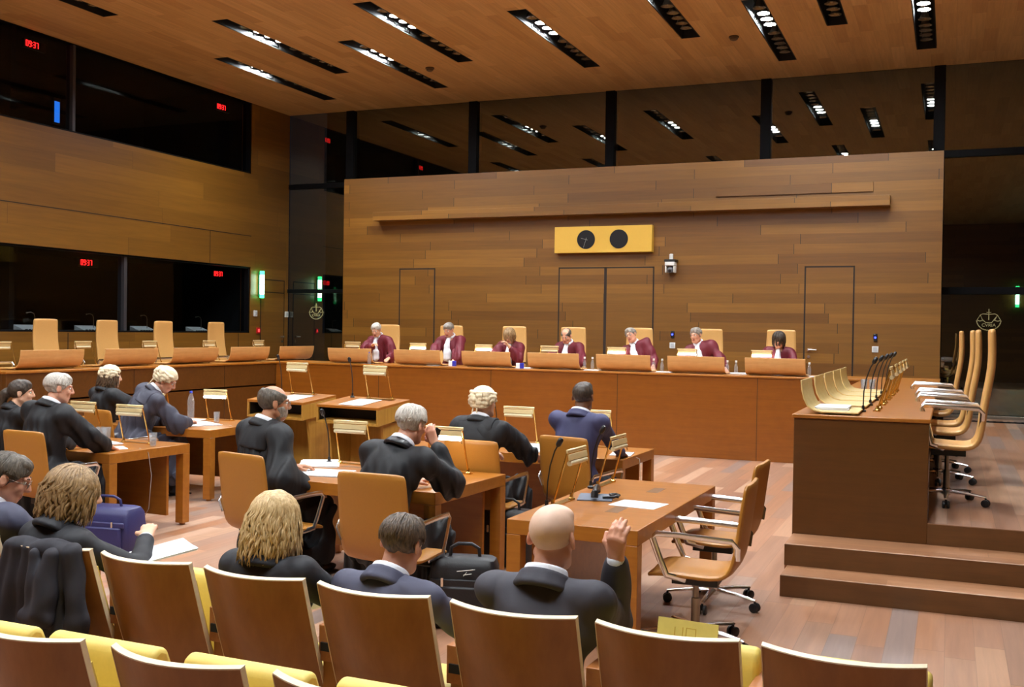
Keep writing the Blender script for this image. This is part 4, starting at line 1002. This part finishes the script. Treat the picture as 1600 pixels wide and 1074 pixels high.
    # head
    f_.ell(H((0, -.014, .036)), np.array((.073, .093, .080))*sc, Mh, .012); f_.ell(H((0, .033, -.03)), np.array((.058, .058, .078))*sc, Mh, .025)
    f_.cap(H((-.022, .062, -.088)), H((.022, .062, -.088)), .018*sc, None, .03)
    for sg in (1, -1):
        f_.cap(H((sg*.05, -.0, -.05)), H((sg*.03, .055, -.085)), .020*sc, .018*sc, .02); f_.ell(H((sg*.036, .068, -.018)), np.array((.02, .016, .02))*sc, Mh, .015)
        f_.ell(H((sg*.031, .102, .014)), np.array((.017, .016, .012))*sc, Mh, .008, 'sub'); f_.cap(H((sg*.012, .086, .030)), H((sg*.046, .074, .031)), .009*sc, .007*sc, .01)
        f_.ell(H((sg*.079, -.008, .0)), np.array((.009, .021, .033))*sc, Mh@rot('y', sg*R(-12))@rot('z', sg*R(22)), .008); f_.ell(H((sg*.089, -.004, .004)), np.array((.005, .011, .02))*sc, Mh, .004, 'sub')
    f_.cap(H((0, .088, .022)), H((0, .108, -.018)), .0085*sc, .0125*sc, .010); f_.cap(H((-.012, .098, -.024)), H((.012, .098, -.024)), .008*sc, None, .008)
    f_.cap(H((-.019, .086, -.053)), H((.019, .086, -.053)), .0065*sc, None, .006); f_.cap(H((-.015, .086, -.064)), H((.015, .086, -.064)), .007*sc, None, .006)
    f_.cap(H((-.03, .098, -.0585)), H((.03, .098, -.0585)), .0022, None, .004, 'sub')
    V, Q = f_.mesh(); cen = (V[Q].mean(1)-ch)@Mh/sc
    lip = (np.abs(cen[:, 0]) < .023) & (cen[:, 1] > .083) & (cen[:, 2] < -.048) & (cen[:, 2] > -.071)
    ex = []
    for sg in (1, -1):
        m = MB(); m.sph((sg*.031, .0745, .0125), .0118, 12); ex.append((*bm_geo(m, Mh*sc, ch), 2))
        m = MB(); m.sph((sg*.031, .0820, .0118), .0056, 10); ex.append((*bm_geo(m, Mh*sc, ch), 3))
        m = MB(); m.tube([(sg*.014, .093, .032), (sg*.03, .089, .038), (sg*.046, .075, .033)], [.002, .0032, .0012], 6, .7); ex.append((*bm_geo(m, Mh*sc, ch), 4))
    hm = {'white': H_WHITE, 'grey': H_GREY, 'dark': H_DARK, 'brown': H_BROWN, 'salt': H_SALT, 'blonde': H_BLONDE, 'lbrown': H_LBROWN, 'stub': H_STUB, 'mid': H_MID}[hcol]
    to_obj('body', V, Q, [SKIN[skin], LIPS, EYEW, EYED, hm], root, ex, lip.astype(int))
    # ---- hair, in the head's own frame
    rg = random.Random(hash(label) % 9999 if False else sum(map(ord, label)))
    def surf(az, pol, t=.008):
        d = np.array([math.sin(pol)*math.sin(az), math.sin(pol)*math.cos(az), math.cos(pol)]); r = np.array([.073, .093, .080])+t
        return np.array([0, -.014, .036])+d/np.linalg.norm(d/r)
    def locks(n, az0, az1, p0, p1, drop, t0, t1, r, wav=.0, flare=0.0, seg=9):
        out = MB()
        for i in range(n):
            az = rg.uniform(az0, az1); pts = []; st = rg.uniform(*p0); en = p1*rg.uniform(.9, 1.08); dr = rg.uniform(-.25, .25)*.6; ph = rg.uniform(0, 6.3); dl = drop*rg.uniform(.5, 1.15)
            for j in range(seg):
                u = j/(seg-1)
                ns = seg if dl <= 0 else max(3, int(seg*.6))
                if j < ns:
                    q = j/(ns-1); p = surf(az+dr*q, st+(en-st)*q, t0+(t1-t0)*q); pts.append(p)
                else:
                    q = (j-ns+1)/(seg-ns); b = pts[ns-1]; w_ = wav*math.sin(ph+q*5); dirn = nrm([b[0], b[1], 0]); pts.append(b+np.array([0, 0, -dl*q])+dirn*(flare*q+w_)+np.array([dirn[1], -dirn[0], 0])*w_*1.2)
            rr_ = [r*(.35+.65*math.sin(math.pi*min(1, .25+.75*(1-j/(seg-1))))) if j else r*.3 for j in range(seg)]; rr_[-1] = r*.12
            out.tube(pts, rr_, 5, .6)
        return out
    hres = .0055 if res < .0085 else .008
    h = Field((-.17, -.2, -.24), (.17, .17, .16), hres); extra = []; hmat_ = hm; hname = 'hair'
    CR = np.array([.073, .093, .080]); c0 = np.array([0, -.014, .036])
    if hair in ('short', 'bald', 'crop', 'bun'):
        t = {'stub': .0036}.get(hcol) or {'short': .008, 'bald': .010 if hcol != 'stub' else .0035, 'crop': .006, 'bun': .012}[hair]
        h.ell(c0, CR+t, None, .01)
        if hair != 'bald': h.ell((0, .03, .085), (.06, .05, .03+t*.6), None, .02)
        hl_ = .012 if hair != 'crop' else .02
        h.keep((0, .085, .052+hl_*.3), (0, .72, -.70), .012); h.keep((0, 0, -.06), (0, 0, -1), .01)
        h.ell((0, .115, -.03), (.066, .085, .085), None, .012, 'sub')
        for sg in (1, -1): h.ell((sg*.088, .0, -.004), (.022, .026, .036), None, .008, 'sub')
        if hair == 'bald': h.ell((0, .035, .115), (.062, .115, .062), None, .02, 'sub')
        if hair == 'bun':
            h.ell((0, -.125, -.01), (.045, .04, .05), None, .02); h.cap((0, -.14, -.02), (0, -.15, -.16), .04, .02, .02)
        h.folds(.0018 if hair != 'short' else .0032, 160, 3) if hcol != 'stub' else None
        if hair == 'short':
            lk = locks(420 if res < .0085 else 90, -3.14, 3.14, (.1, 1.35), 1.85, 0, .009, .0165, .0042, seg=6)
            v, fc = bm_geo(lk, np.eye(3), np.zeros(3)); keepv = (v[:, 2]-v[:, 1] > -.02) & (v[:, 2] > -.056)
            fc = [q for q in fc if all(keepv[i] for i in q) and not any(abs(v[i][0]) > .07 and -.03 < v[i][1] < .03 and v[i][2] < .035 for i in q)]; extra.append((v@(Mh*sc).T+ch, fc, 0))
    elif hair in ('long', 'bob', 'wavy', 'wiglong'):
        dz = {'long': -.145, 'bob': -.115, 'wavy': -.16, 'wiglong': -.2}[hair]
        h.ell(c0, CR+.014, None, .01); h.ell((0, -.035, dz*.45), (.088, .075, abs(dz)*.62), None, .03)
        for sg in (1, -1): h.cap((sg*.07, .0, .03), (sg*.072, .008, dz*.75), .027, .02, .02)
        h.ell((0, .125, -.035), (.064, .09, .10), None, .012, 'sub'); h.keep((0, .088, .06), (0, .78, -.62), .012) if hair != 'bob' else None
        h.keep((0, 0, dz), (0, 0, -1), .01); h.folds(.004, 90, 5)
        n = 260 if res < .0085 else 110
        if hair == 'bob': lk = locks(n, -3.14, 3.14, (.05, .7), 1.6, .10, .015, .024, .007, .003)
        elif hair == 'wavy': lk = locks(int(n*1.4), .75, 5.53, (.05, .9), 1.6, .15, .016, .036, .0072, .017, -.006, 12)
        else: lk = locks(int(n*1.6), .8, 5.48, (.03, .8), 1.6, .185, .012, .02, .0054, .011, .018, 11)
        v, fc = bm_geo(lk, Mh*sc, ch); extra.append((v, fc, 0))
    if hair == 'wiglong' or hair == 'wig':
        if hair == 'wig':
            h.ell(c0, CR+.006, None, .01); h.keep((0, .085, .06), (0, .72, -.70), .01); h.keep((0, 0, -.09), (0, 0, -1), .01)
            h.ell((0, .115, -.03), (.066, .085, .085), None, .012, 'sub')
            for sg in (1, -1): h.ell((sg*.088, .0, -.004), (.022, .026, .036), None, .008, 'sub')
    V, Q = h.mesh(); V = V@(Mh*sc).T+ch
    to_obj('hair', V, Q, [hmat_], root, extra)
    if hair in ('wig', 'wiglong'):
        g = Field((-.17, -.2, -.24), (.17, .17, .17), hres)
        g.ell(c0+[0, -.002, .006], CR+.020, None, .01); g.keep((0, .088, .066), (0, .66, -.75), .01); g.keep((0, 0, -.05), (0, 0, -1), .012); g.ell((0, .12, -.04), (.07, .085, .09), None, .012, 'sub')
        g.warp(lambda X, Y, Z: .0022*np.sin(np.arctan2(X, Y+.014)*34+Z*40)+0*Z)
        for row, z in enumerate((0, 1, 2, 3, 4)):
            for k_ in range(9):
                az = R(64+k_*28+(14 if row % 2 else 0)+5*math.sin(k_*7+row*3)); p = surf(az, 1.16+row*.25+.04*math.sin(k_*5+row), .026); tg = np.array([math.cos(az), -math.sin(az), 0])
                if (row == 3 and not 1 <= k_ <= 7) or (row == 4 and not 2 <= k_ <= 6): continue
                g.cap(p-tg*.013, p+tg*.013+np.array([0, 0, .004*math.sin(k_*3+row)]), .0155+.0025*math.sin(k_*4.1+row*2.3), None, .003); g.cap(p+tg*.005, p+tg*.035, .006, None, .002, 'sub')
        for sg in (1, -1):
            g.cap((sg*.02, -.108, -.05), (sg*.032, -.115, -.12), .007, .005, .006); g.ell((sg*.03, -.116, -.125), (.011, .011, .011), None, .005)
        V, Q = g.mesh(); to_obj('wig', V@(Mh*sc).T+ch, Q, [H_WIG], root)
    if beard:
        b = Field((-.1, -.05, -.16), (.1, .14, .03), hres)
        b.ell((0, .036, -.045), (.065, .064, .078), None, .01); b.keep((0, 0, -.022), (0, -.25, 1), .008); b.ell((0, .105, -.028), (.03, .04, .02), None, .01, 'sub'); b.cap((-.02, .098, -.0585), (.02, .098, -.0585), .007, None, .006, 'sub'); b.keep((0, .002, 0), (0, -1, 0), .01); b.folds(.002, 150, 2)
        V, Q = b.mesh(); to_obj('beard', V@(Mh*sc).T+ch, Q, [hairmat('beard_hair', (110,96,80), (176,166,154))], root)
    if glasses:
        gl = bpy.data.objects.new('glasses', None); C.objects.link(gl); gl.parent = root
        m = MB()
        for sg in (1, -1):
            m.tube([(sg*.033+.021*math.cos(a), .099, .008+.016*math.sin(a)) for a in [2*math.pi*i/16 for i in range(17)]], .0016, 6); m.tube([(sg*.054, .098, .014), (sg*.08, .06, .014), (sg*.082, .0, .012)], .0016, 6)
        m.tube([(-.013, .1, .012), (0, .106, .015), (.013, .1, .012)], .0016, 6)
        v, fc = bm_geo(m, Mh*sc, ch); o_ = to_obj('frame', v, np.zeros((0, 4), int), [STEELD], gl, [(v, fc, 0)])
        for sg in (1, -1):
            m = MB(); m.cyl((sg*.033, .0985, .008), (sg*.033, .0995, .008), .019, n=16); v, fc = bm_geo(m, Mh*sc, ch); to_obj('lens', v, np.zeros((0, 4), int), [LENSG], gl, [(v, fc, 0)])
    # ---- clothes
    col = col or ROBE; robe = outfit == 'robe'
    g = Field(lo-.06, hi+.06, max(res, .009)); th = .03 if robe else .018
    g.ell(P+[0, 0, .0], np.array((.16, .125, .12))*sc+th, k=.04); g.cap(P+u0*.05, s1, (.122 if not female else .112)*sc+th, None, .06); g.ell((s1+s2)/2+u1*.05, np.array((.15, .108, .175))*sc+th, Mt, .06)
    g.cap(SR-lat*.02, SLf+lat*.02, .066*sc+th*.6, None, .05); g.cap(N-u2*.06, N+u2*.005, .085*sc, .068*sc, .03)
    if not female: g.ell(N-u2*.15-fw*.005, np.array((.20, .105, .13))*sc, Mt, .04)
    for S_, E, Hd in ((SR, ER, HR), (SLf, EL, HL)):
        d = nrm(Hd-E); wr = Hd-d*(.035 if robe else .018)
        if robe:
            g.cap(S_, E, .076*sc, .086*sc, .04); g.cap(E, wr-d*.03, .084*sc, .062*sc, .03); g.cap(E+[0, 0, -.05], wr-d*.05+np.array([0, 0, -.07]), .045, .035, .03)
        else:
            g.cap(S_, E, .066*sc, .056*sc, .03); g.cap(E, wr, .055*sc, .041*sc, .02); g.ell(S_+u2*.008-lat*0, np.array((.056, .064, .05))*sc, Mt, .03)
    if robe and legs:
        for i, sg in ((0, 1), (1, -1)):
            g.cap(HP[i]+[sg*.04, 0, 0], K[i]+[sg*.03, -.03, 0], .125, .10, .06); g.cap(K[i]+[sg*.03, -.03, 0], K[i]+[sg*.05, -.05, -.3], .10, .10, .05)
            g.cap(HP[i]+[sg*.11, .05, 0], HP[i]+[sg*.16, .12, -.32], .07, .085, .06); g.cap(HP[i]+[sg*.16, .12, -.32], K[i]+[sg*.08, -.1, -.3], .08, .08, .06)
        g.ell(P+[0, -.02, -.06], (.22, .14, .12), None, .05)
    elif robe: g.ell(P+[0, .04, -.04], (.2, .2, .1), None, .05)
    if robe:
        def pl(X, Y, Z):
            r_ = np.clip((N[2]-.05-Z)/.2, 0, 1); return .011*r_*np.sin(X*80+2.2*np.sin(Z*6)+Y*30)
        g.warp(pl)
    g.folds(.0125 if robe else .0075, 24 if robe else 27, sum(map(ord, label)) % 97)
    # neckline
    g.cap(N-u2*.0+fw*.05, N+u2*.14+fw*.03, .055*sc, .075, .008, 'sub')
    V, Q = g.mesh(); to_obj({'robe': 'robe', 'suit': 'jacket'}[outfit], V, Q, [col], root)
    # collar of the shirt and of the coat, as rings round the neck
    def ring(name, c, r0, tube, hgt, mat, tilt=0, gap=0.0, tall=.012, kk=.006):
        k_ = 28; fr = Mt@rot('x', R(tilt)); q = Field(c-.17, c+.17, max(res*.8, .006))
        for i in range(k_):
            a0 = math.pi*2*i/k_; a1 = math.pi*2*(i+1)/k_
            if gap and abs((a0+.5*(a1-a0))-math.pi/2) < gap: continue
            p0, p1 = [c+fr@np.array([math.cos(a)*r0, math.sin(a)*r0*1.02-.004, hgt*(.0-.3*math.sin(a))]) for a in (a0, a1)]
            
            for w_, fl in ((-1, 1.2 if kk > .01 else 1.08), (-.25, 1.08 if kk > .01 else 1.03), (.5, 1.0)): q.cap(c+(p0-c)*fl+fr[:, 2]*tall*w_, c+(p1-c)*fl+fr[:, 2]*tall*w_, tube, None, kk)
        V, Q = q.mesh(); return to_obj(name, V, Q, [mat], root)
    nb = N+(A-N)*.12
    if not female: ring('shirt_collar', nb+(A-N)*.28+u2*.004, .066*sc, .0085, .03, SHIRT, -12)
    if outfit == 'suit': ring('jacket_collar', nb-u2*.008, .079*sc, .010, .03, col, -18, .5, .026, .016)
    elif yoke: ring('robe_collar', nb-u2*.005, .078*sc, .010, .02, SILK if yoke == 'silk' else col, -12, .4, .02, .016)
    if yoke == 'flap':
        q = Field(lo-.06, hi+.06, max(res, .009)); t2 = .043
        q.ell((s1+s2)/2+u1*.05, np.array((.15, .108, .175))*sc+t2, Mt, .06); q.cap(SR-lat*.02, SLf+lat*.02, .066*sc+t2*.62, None, .05); q.cap(N-u2*.06, N+u2*.0, .088*sc, .074*sc, .03)
        q.box(N-u2*.03-fw*.13, (.17*sc, .14, .10), Mt, .01, .006, 'int') if False else None
        for p, n_ in ((N-u2*.16, -u2), (N+fw*.03, fw), (N+lat*.165*sc, lat), (N-lat*.165*sc, -lat)): q.keep(p, n_, .006)
        q.cap(N-u2*.0+fw*.05, N+u2*.14+fw*.03, .055*sc, .075, .008, 'sub')
        V, Q = q.mesh(); to_obj('collar_flap', V, Q, [col], root)
    if outfit == 'suit' and not female:
        q = Field(lo, hi, .008); a = N+fw*.07-u2*.0; b_ = (s1+s2)/2+fw*.118+u1*.03
        q.cap(a-lat*.03, b_, .03, .02, .02); q.cap(a+lat*.03, b_, .03, .02, .02); V, Q = q.mesh(); to_obj('shirt_front', V, Q, [SHIRT], root)
        q = Field(lo, hi, .007); q.cap(a+fw*.028-u2*.02, a+fw*.03-u2*.035, .018, .014, .01); q.cap(a+fw*.03-u2*.04, b_+fw*.022, .014, .022, .01); V, Q = q.mesh(); to_obj('tie', V, Q, [SILK], root)
    if jabot:
        q = Field(lo, hi, .007); a = N+fw*.085+u2*.0; b_ = (s1+s2)/2+fw*(.175)+u1*.02; m_ = (a+b_)/2+fw*.03
        q.cap(a, m_, .032, .045, .02); q.cap(m_, b_, .045, .062, .02); q.cap(b_, b_-u1*.09+fw*.015, .062, .066, .02); q.warp(lambda X, Y, Z: .004*np.sin(X*120)+0*Y*Z)
        V, Q = q.mesh(); to_obj('jabot', V, Q, [SHIRT], root)
    if cuff or outfit == 'suit':
        for E, Hd in ((ER, HR), (EL, HL)):
            d = nrm(Hd-E); q = Field(np.minimum(Hd, Hd-d*.06)-.06, np.maximum(Hd, Hd-d*.06)+.06, .006); q.cap(Hd-d*.035, Hd-d*.006, .036*sc, .035*sc, .004); V, Q = q.mesh(); to_obj('shirt_cuff', V, Q, [SHIRT], root)
    if legs:
        q = Field(lo-.06, hi+.06, .011)
        q.ell(P+[0, 0, -.01], np.array((.16, .125, .12))*sc+.008, k=.04)
        for i in (0, 1): q.cap(HP[i], K[i], .092*sc, .07*sc, .04); q.cap(K[i], AN[i]+[0, 0, -.02], .068*sc, .055*sc, .03)
        q.folds(.003, 30, 4); V, Q = q.mesh(); to_obj('trousers', V, Q, [TROU], root)
        for i in (0, 1):
            q = Field(AN[i]-[.1, .15, .1], AN[i]+[.1, .3, .08], .009); q.ell(AN[i]+[0, .06, -.05], (.043, .125, .034), None, .02); q.cap(AN[i]+[0, -.02, -.03], AN[i]+[0, 0, .01], .043, .045, .02); q.box(AN[i]+[0, .055, -.082], (.044, .13, .008), None, .006, .006); V, Q = q.mesh(); to_obj('shoe', V, Q, [SHOE], root)
    return root
LP = 'people at the lawyers tables'
person('woman in a black robe with a dark ponytail, hand at her mouth', (0, 0), -14, lean=8, head=(-34, 4, 0), ht=(-7.505, 6.85, 1.291), hr=(-7.3, 7.02, 1.10), elbow_r=(-7.2, 6.8, .75), curl=(.9, .6), hair='bun', hcol='dark', skin='fair', res=.0085, female=True, yoke='plain', sc=.97)
person('silver-haired man in a black robe writing at the left desk', (0, 0), -6, lean=10, head=(-32, 10, 0), ht=(-6.69, 6.5, 1.385), hr=(-6.52, 6.86, .765), elbow_r=(-6.5, 6.35, .5), hl=(-6.85, 6.85, .77), hair='short', hcol='white', skin='rosy', res=.008, yoke='plain', sc=1.04)
person('woman in a barrister wig over long brown hair, seen from behind', (0, 0), -16, lean=6, head=(-14, 6, 0), ht=(-8.477, 8.95, 1.33), hair='wiglong', hcol='brown', res=.009, female=True, yoke='plain', hr=(-8.1, 9.25, .78), hl=(-8.5, 9.25, .78))
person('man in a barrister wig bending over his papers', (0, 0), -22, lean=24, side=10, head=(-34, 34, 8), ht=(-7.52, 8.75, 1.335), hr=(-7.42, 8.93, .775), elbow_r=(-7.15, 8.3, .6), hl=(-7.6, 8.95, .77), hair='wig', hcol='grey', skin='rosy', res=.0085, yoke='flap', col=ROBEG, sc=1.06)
person('bearded man with glasses and thin hair in a black robe', (0, 0), -22, lean=5, side=3, head=(-22, 6, 0), ht=(-4.42, 6.25, 1.372), hr=(-4.12, 6.24, .68), elbow_r=(-4.0, 5.9, .3), hl=(-4.45, 6.5, .77), hair='bald', hcol='salt', skin='tan', res=.008, yoke='flap', glasses=True, beard=True, sc=1.06)
person('white-haired man in a black robe holding a phone to his ear', (0, 0), -6, lean=17, side=5, head=(-6, 14, 6), ht=(-3.14, 5.95, 1.305), hr=(-3.04, 6.04, 1.05), elbow_r=(-2.8, 6.1, .6), curl=(.9, .5), hl=(-3.3, 6.2, .77), hair='short', hcol='white', skin='rosy', res=.008, yoke='silk', sc=1.06)
person('lawyer in a curled wig seen squarely from behind', (0, 0), -6, lean=5, head=(-12, 4, 0), ht=(-3.44, 7.7, 1.325), hair='wig', hcol='dark', res=.0085, yoke='flap', hr=(-3.15, 8.1, .76), hl=(-3.55, 8.1, .77), sc=1.0)
person('man in a navy suit with cropped dark hair, seen from behind', (0, 0), -8, lean=3, head=(6, 2, 0), ht=(-2.76, 8.15, 1.378), outfit='suit', col=SUITN, hair='crop', hcol='dark', skin='dark', res=.0085, hr=(-2.55, 8.55, .77), hl=(-2.95, 8.6, .77), sc=1.04)
person('man with glasses looking down, cut by the left edge', (0, 0), -10, lean=10, head=(-40, 24, 0), ht=(-3.945, 3.55, 1.2), outfit='suit', col=SUITG, hair='short', hcol='salt', skin='rosy', res=.0065, glasses=True, sc=.96, hr=(-3.75, 3.95, .6), hl=(-4.05, 3.95, .6))
person('woman with wavy light brown hair reading a paper', (0, 0), -12, lean=8, head=(-22, 12, 0), ht=(-3.482, 3.5, 1.168), outfit='suit', col=SUITB, hair='wavy', hcol='lbrown', res=.0065, female=True, sc=.97, hr=(-3.34, 3.74, .83), elbow_r=(-3.1, 3.4, .6), hl=(-3.45, 3.95, .64), curl=(.7, .6))
person('blonde woman in a black jacket seen from behind', (0, 0), -4, lean=-5, head=(-4, 8, 0), ht=(-2.455, 3.5, 1.135), outfit='suit', col=SUITB, hair='long', hcol='blonde', res=.0065, female=True, sc=.96, hr=(-2.15, 3.85, .60), hl=(-2.5, 3.85, .62))
person('dark-haired man in a blue-grey suit bending forward', (0, 0), -8, lean=11, head=(2, 18, 4), ht=(-1.93, 3.58, 1.08), outfit='suit', col=SUITG, hair='short', hcol='mid', skin='rosy', res=.0065, sc=.96, hr=(-1.64, 3.9, .6), hl=(-2.0, 3.9, .62))
person('bald man in a charcoal suit raising his right hand to his ear', (0, 0), -3, lean=4, head=(0, 6, 0), ht=(-1.28, 3.48, 1.18), outfit='suit', col=SUITD, hair='crop', hcol='stub', skin='rosy', res=.006, sc=1.0, hr=(-1.075, 3.56, .99), elbow_r=(-1.14, 3.45, .5), curl=(1.1, .5), hl=(-1.4, 3.9, .6))
JD = dict(outfit='robe', col=MAROON, res=.0115, legs=False, jabot=True, zs=.985, group=None)
person('first judge from the left, white hair, chin resting on a hand', (0, 0), 172, lean=14, head=(14, 28, 0), ht=(-9.199, 15.9, 1.88), hair='short', hcol='white', skin='fair', hr=(-9.15, 15.72, 1.5), elbow_r=(-9.4, 15.7, 1.25), hl=(-8.85, 15.75, 1.28), curl=(1, .5), **JD)
person('second judge from the left, grey hair, looking down', (0, 0), 176, lean=10, head=(0, 26, 0), ht=(-7.806, 15.9, 1.90), hair='short', hcol='grey', skin='rosy', hr=(-8.05, 15.6, 1.27), hl=(-7.55, 15.6, 1.27), **JD)
person('fair-haired judge with a hand over her face', (0, 0), 176, lean=16, side=-4, head=(6, 28, 0), ht=(-6.695, 15.9, 1.82), hair='bob', hcol='lbrown', female=True, hl=(-6.6, 15.7, 1.53), elbow_l=(-6.45, 15.65, 1.25), hr=(-6.95, 15.6, 1.27), curl=(.5, .8), **JD)
person('bald judge looking down at his papers', (0, 0), 170, lean=14, head=(8, 28, 0), ht=(-5.703, 15.9, 1.83), hair='bald', hcol='salt', skin='rosy', hr=(-5.95, 15.6, 1.27), hl=(-5.4, 15.6, 1.27), **JD)
person('grey-haired judge tilting his head and leaning to the left', (0, 0), 176, lean=8, side=16, head=(-4, 6, 20), ht=(-4.66, 15.9, 1.85), hair='short', hcol='grey', skin='rosy', hr=(-4.9, 15.6, 1.27), hl=(-4.2, 15.7, 1.27), glasses=True, **JD)
person('judge leaning towards the left below the wall camera', (0, 0), 178, lean=8, side=14, head=(-14, 10, 4), ht=(-3.607, 15.9, 1.87), hair='short', hcol='grey', skin='rosy', hr=(-3.85, 15.6, 1.27), hl=(-3.1, 15.7, 1.27), **JD)
person('judge with a dark bob at the right end of the bench', (0, 0), 180, lean=10, head=(2, 16, 0), ht=(-2.35, 15.9, 1.83), hair='bob', hcol='dark', female=True, hr=(-2.55, 15.6, 1.27), hl=(-2.1, 15.6, 1.27), **JD)
# the coat on the chair back, papers and the phone
r = thing('coat', 'black coat hung over the back of an auditorium seat', 'coat', (-3.42, row1(-3.42), 0), R(-2))
CLOTH = plain('coat_cloth', (40,38,46), .75, 0, .12, 40)
q = Field((-.36, -.3, .1), (.36, .3, 1.05), .0075)
q.cap((-.18, -.015, .885), (.17, -.02, .885), .03, None, .03)
for xa, xb, zb, ra, rb in ((-.17, -.30, .22, .03, .05), (-.12, -.20, .2, .034, .055), (-.06, -.11, .2, .03, .05), (0, -.02, .22, .034, .052), (.06, .06, .28, .03, .045), (.12, .12, .42, .03, .04)):
    q.cap((xa, -.045, .87), (xb, -.06-.25*abs(xb-xa), zb), ra, rb, .028)
q.cap((.17, -.03, .87), (.215, -.05, .6), .038, .036, .02); q.cap((.215, -.05, .6), (.225, -.03, .36), .036, .024, .02)
q.folds(.006, 40, 8); V, Q = q.mesh(); to_obj('coat_body', V, Q, [CLOTH], r)
q = Field((-.36, -.3, .3), (.36, .3, 1.0), .0075); q.cap((.1, -.075, .86), (.09, -.115, .64), .04, .055, .03); q.cap((.02, -.08, .86), (.04, -.11, .62), .03, .045, .03); q.cap((.0, -.115, .62), (.13, -.12, .61), .03, .03, .03); q.folds(.006, 34, 2); V, Q = q.mesh(); to_obj('hood', V, Q, [CLOTH], r)
o = sheet('white paper held by the reading woman', (-3.26, 3.70, .775), -34, .25, .33, 6, None, R(10))
o = sheet('white paper at the elbow of the blonde woman', (-2.10, 3.62, .70), -10, .12, .25, 4, None, R(25)); o = sheet('white paper at the elbow of the man in the blue-grey suit', (-1.57, 3.6, .68), -10, .12, .25, 4, None, R(25))
r = thing('mobile_phone', 'dark phone held to the ear of the white-haired man', 'phone', (-3.06, 6.07, 1.10), R(-20)); m = MB(); m.box((-.006, -.02, -.05), (.006, .025, .06), Matrix.Rotation(R(-25), 4, 'X')); m.done('case', BLACKP, r, .003)
# ------------------------------------------------------------------ extra light, world, camera
w = bpy.data.worlds.new('night'); bpy.context.scene.world = w; w.use_nodes = True
w.node_tree.nodes['Background'].inputs[0].default_value = (.02, .02, .025, 1); w.node_tree.nodes['Background'].inputs[1].default_value = .3
yaw, pit, rol, F = 0.395240471, 0.0129901404, -0.0147247415, 1641.93316
f = Vector((-math.sin(yaw)*math.cos(pit), math.cos(yaw)*math.cos(pit), -math.sin(pit))); rr = Vector((math.cos(yaw), math.sin(yaw), 0)); dd = f.cross(rr)
c, s = math.cos(rol), math.sin(rol); r2 = c*rr+s*dd; d2 = -s*rr+c*dd
cd = bpy.data.cameras.new('camera'); cam = bpy.data.objects.new('camera', cd); C.objects.link(cam)
cd.sensor_width = 36; cd.sensor_fit = 'HORIZONTAL'; cd.lens = F/1600*36; cd.clip_start = .05; cd.clip_end = 200
M = Matrix((( r2.x, -d2.x, -f.x, 0), (r2.y, -d2.y, -f.y, 0), (r2.z, -d2.z, -f.z, 1.8), (0, 0, 0, 1))); cam.matrix_world = M
S = bpy.context.scene; S.camera = cam
S.view_settings.view_transform = 'Standard'; S.view_settings.look = 'None'; S.view_settings.gamma = 1; S.view_settings.use_curve_mapping = False; S.view_settings.exposure = -0.12
S.cycles.use_denoising = True; S.cycles.max_bounces = 8; S.cycles.diffuse_bounces = 2; S.cycles.glossy_bounces = 4; S.cycles.transparent_max_bounces = 12; S.cycles.sample_clamp_indirect = 6
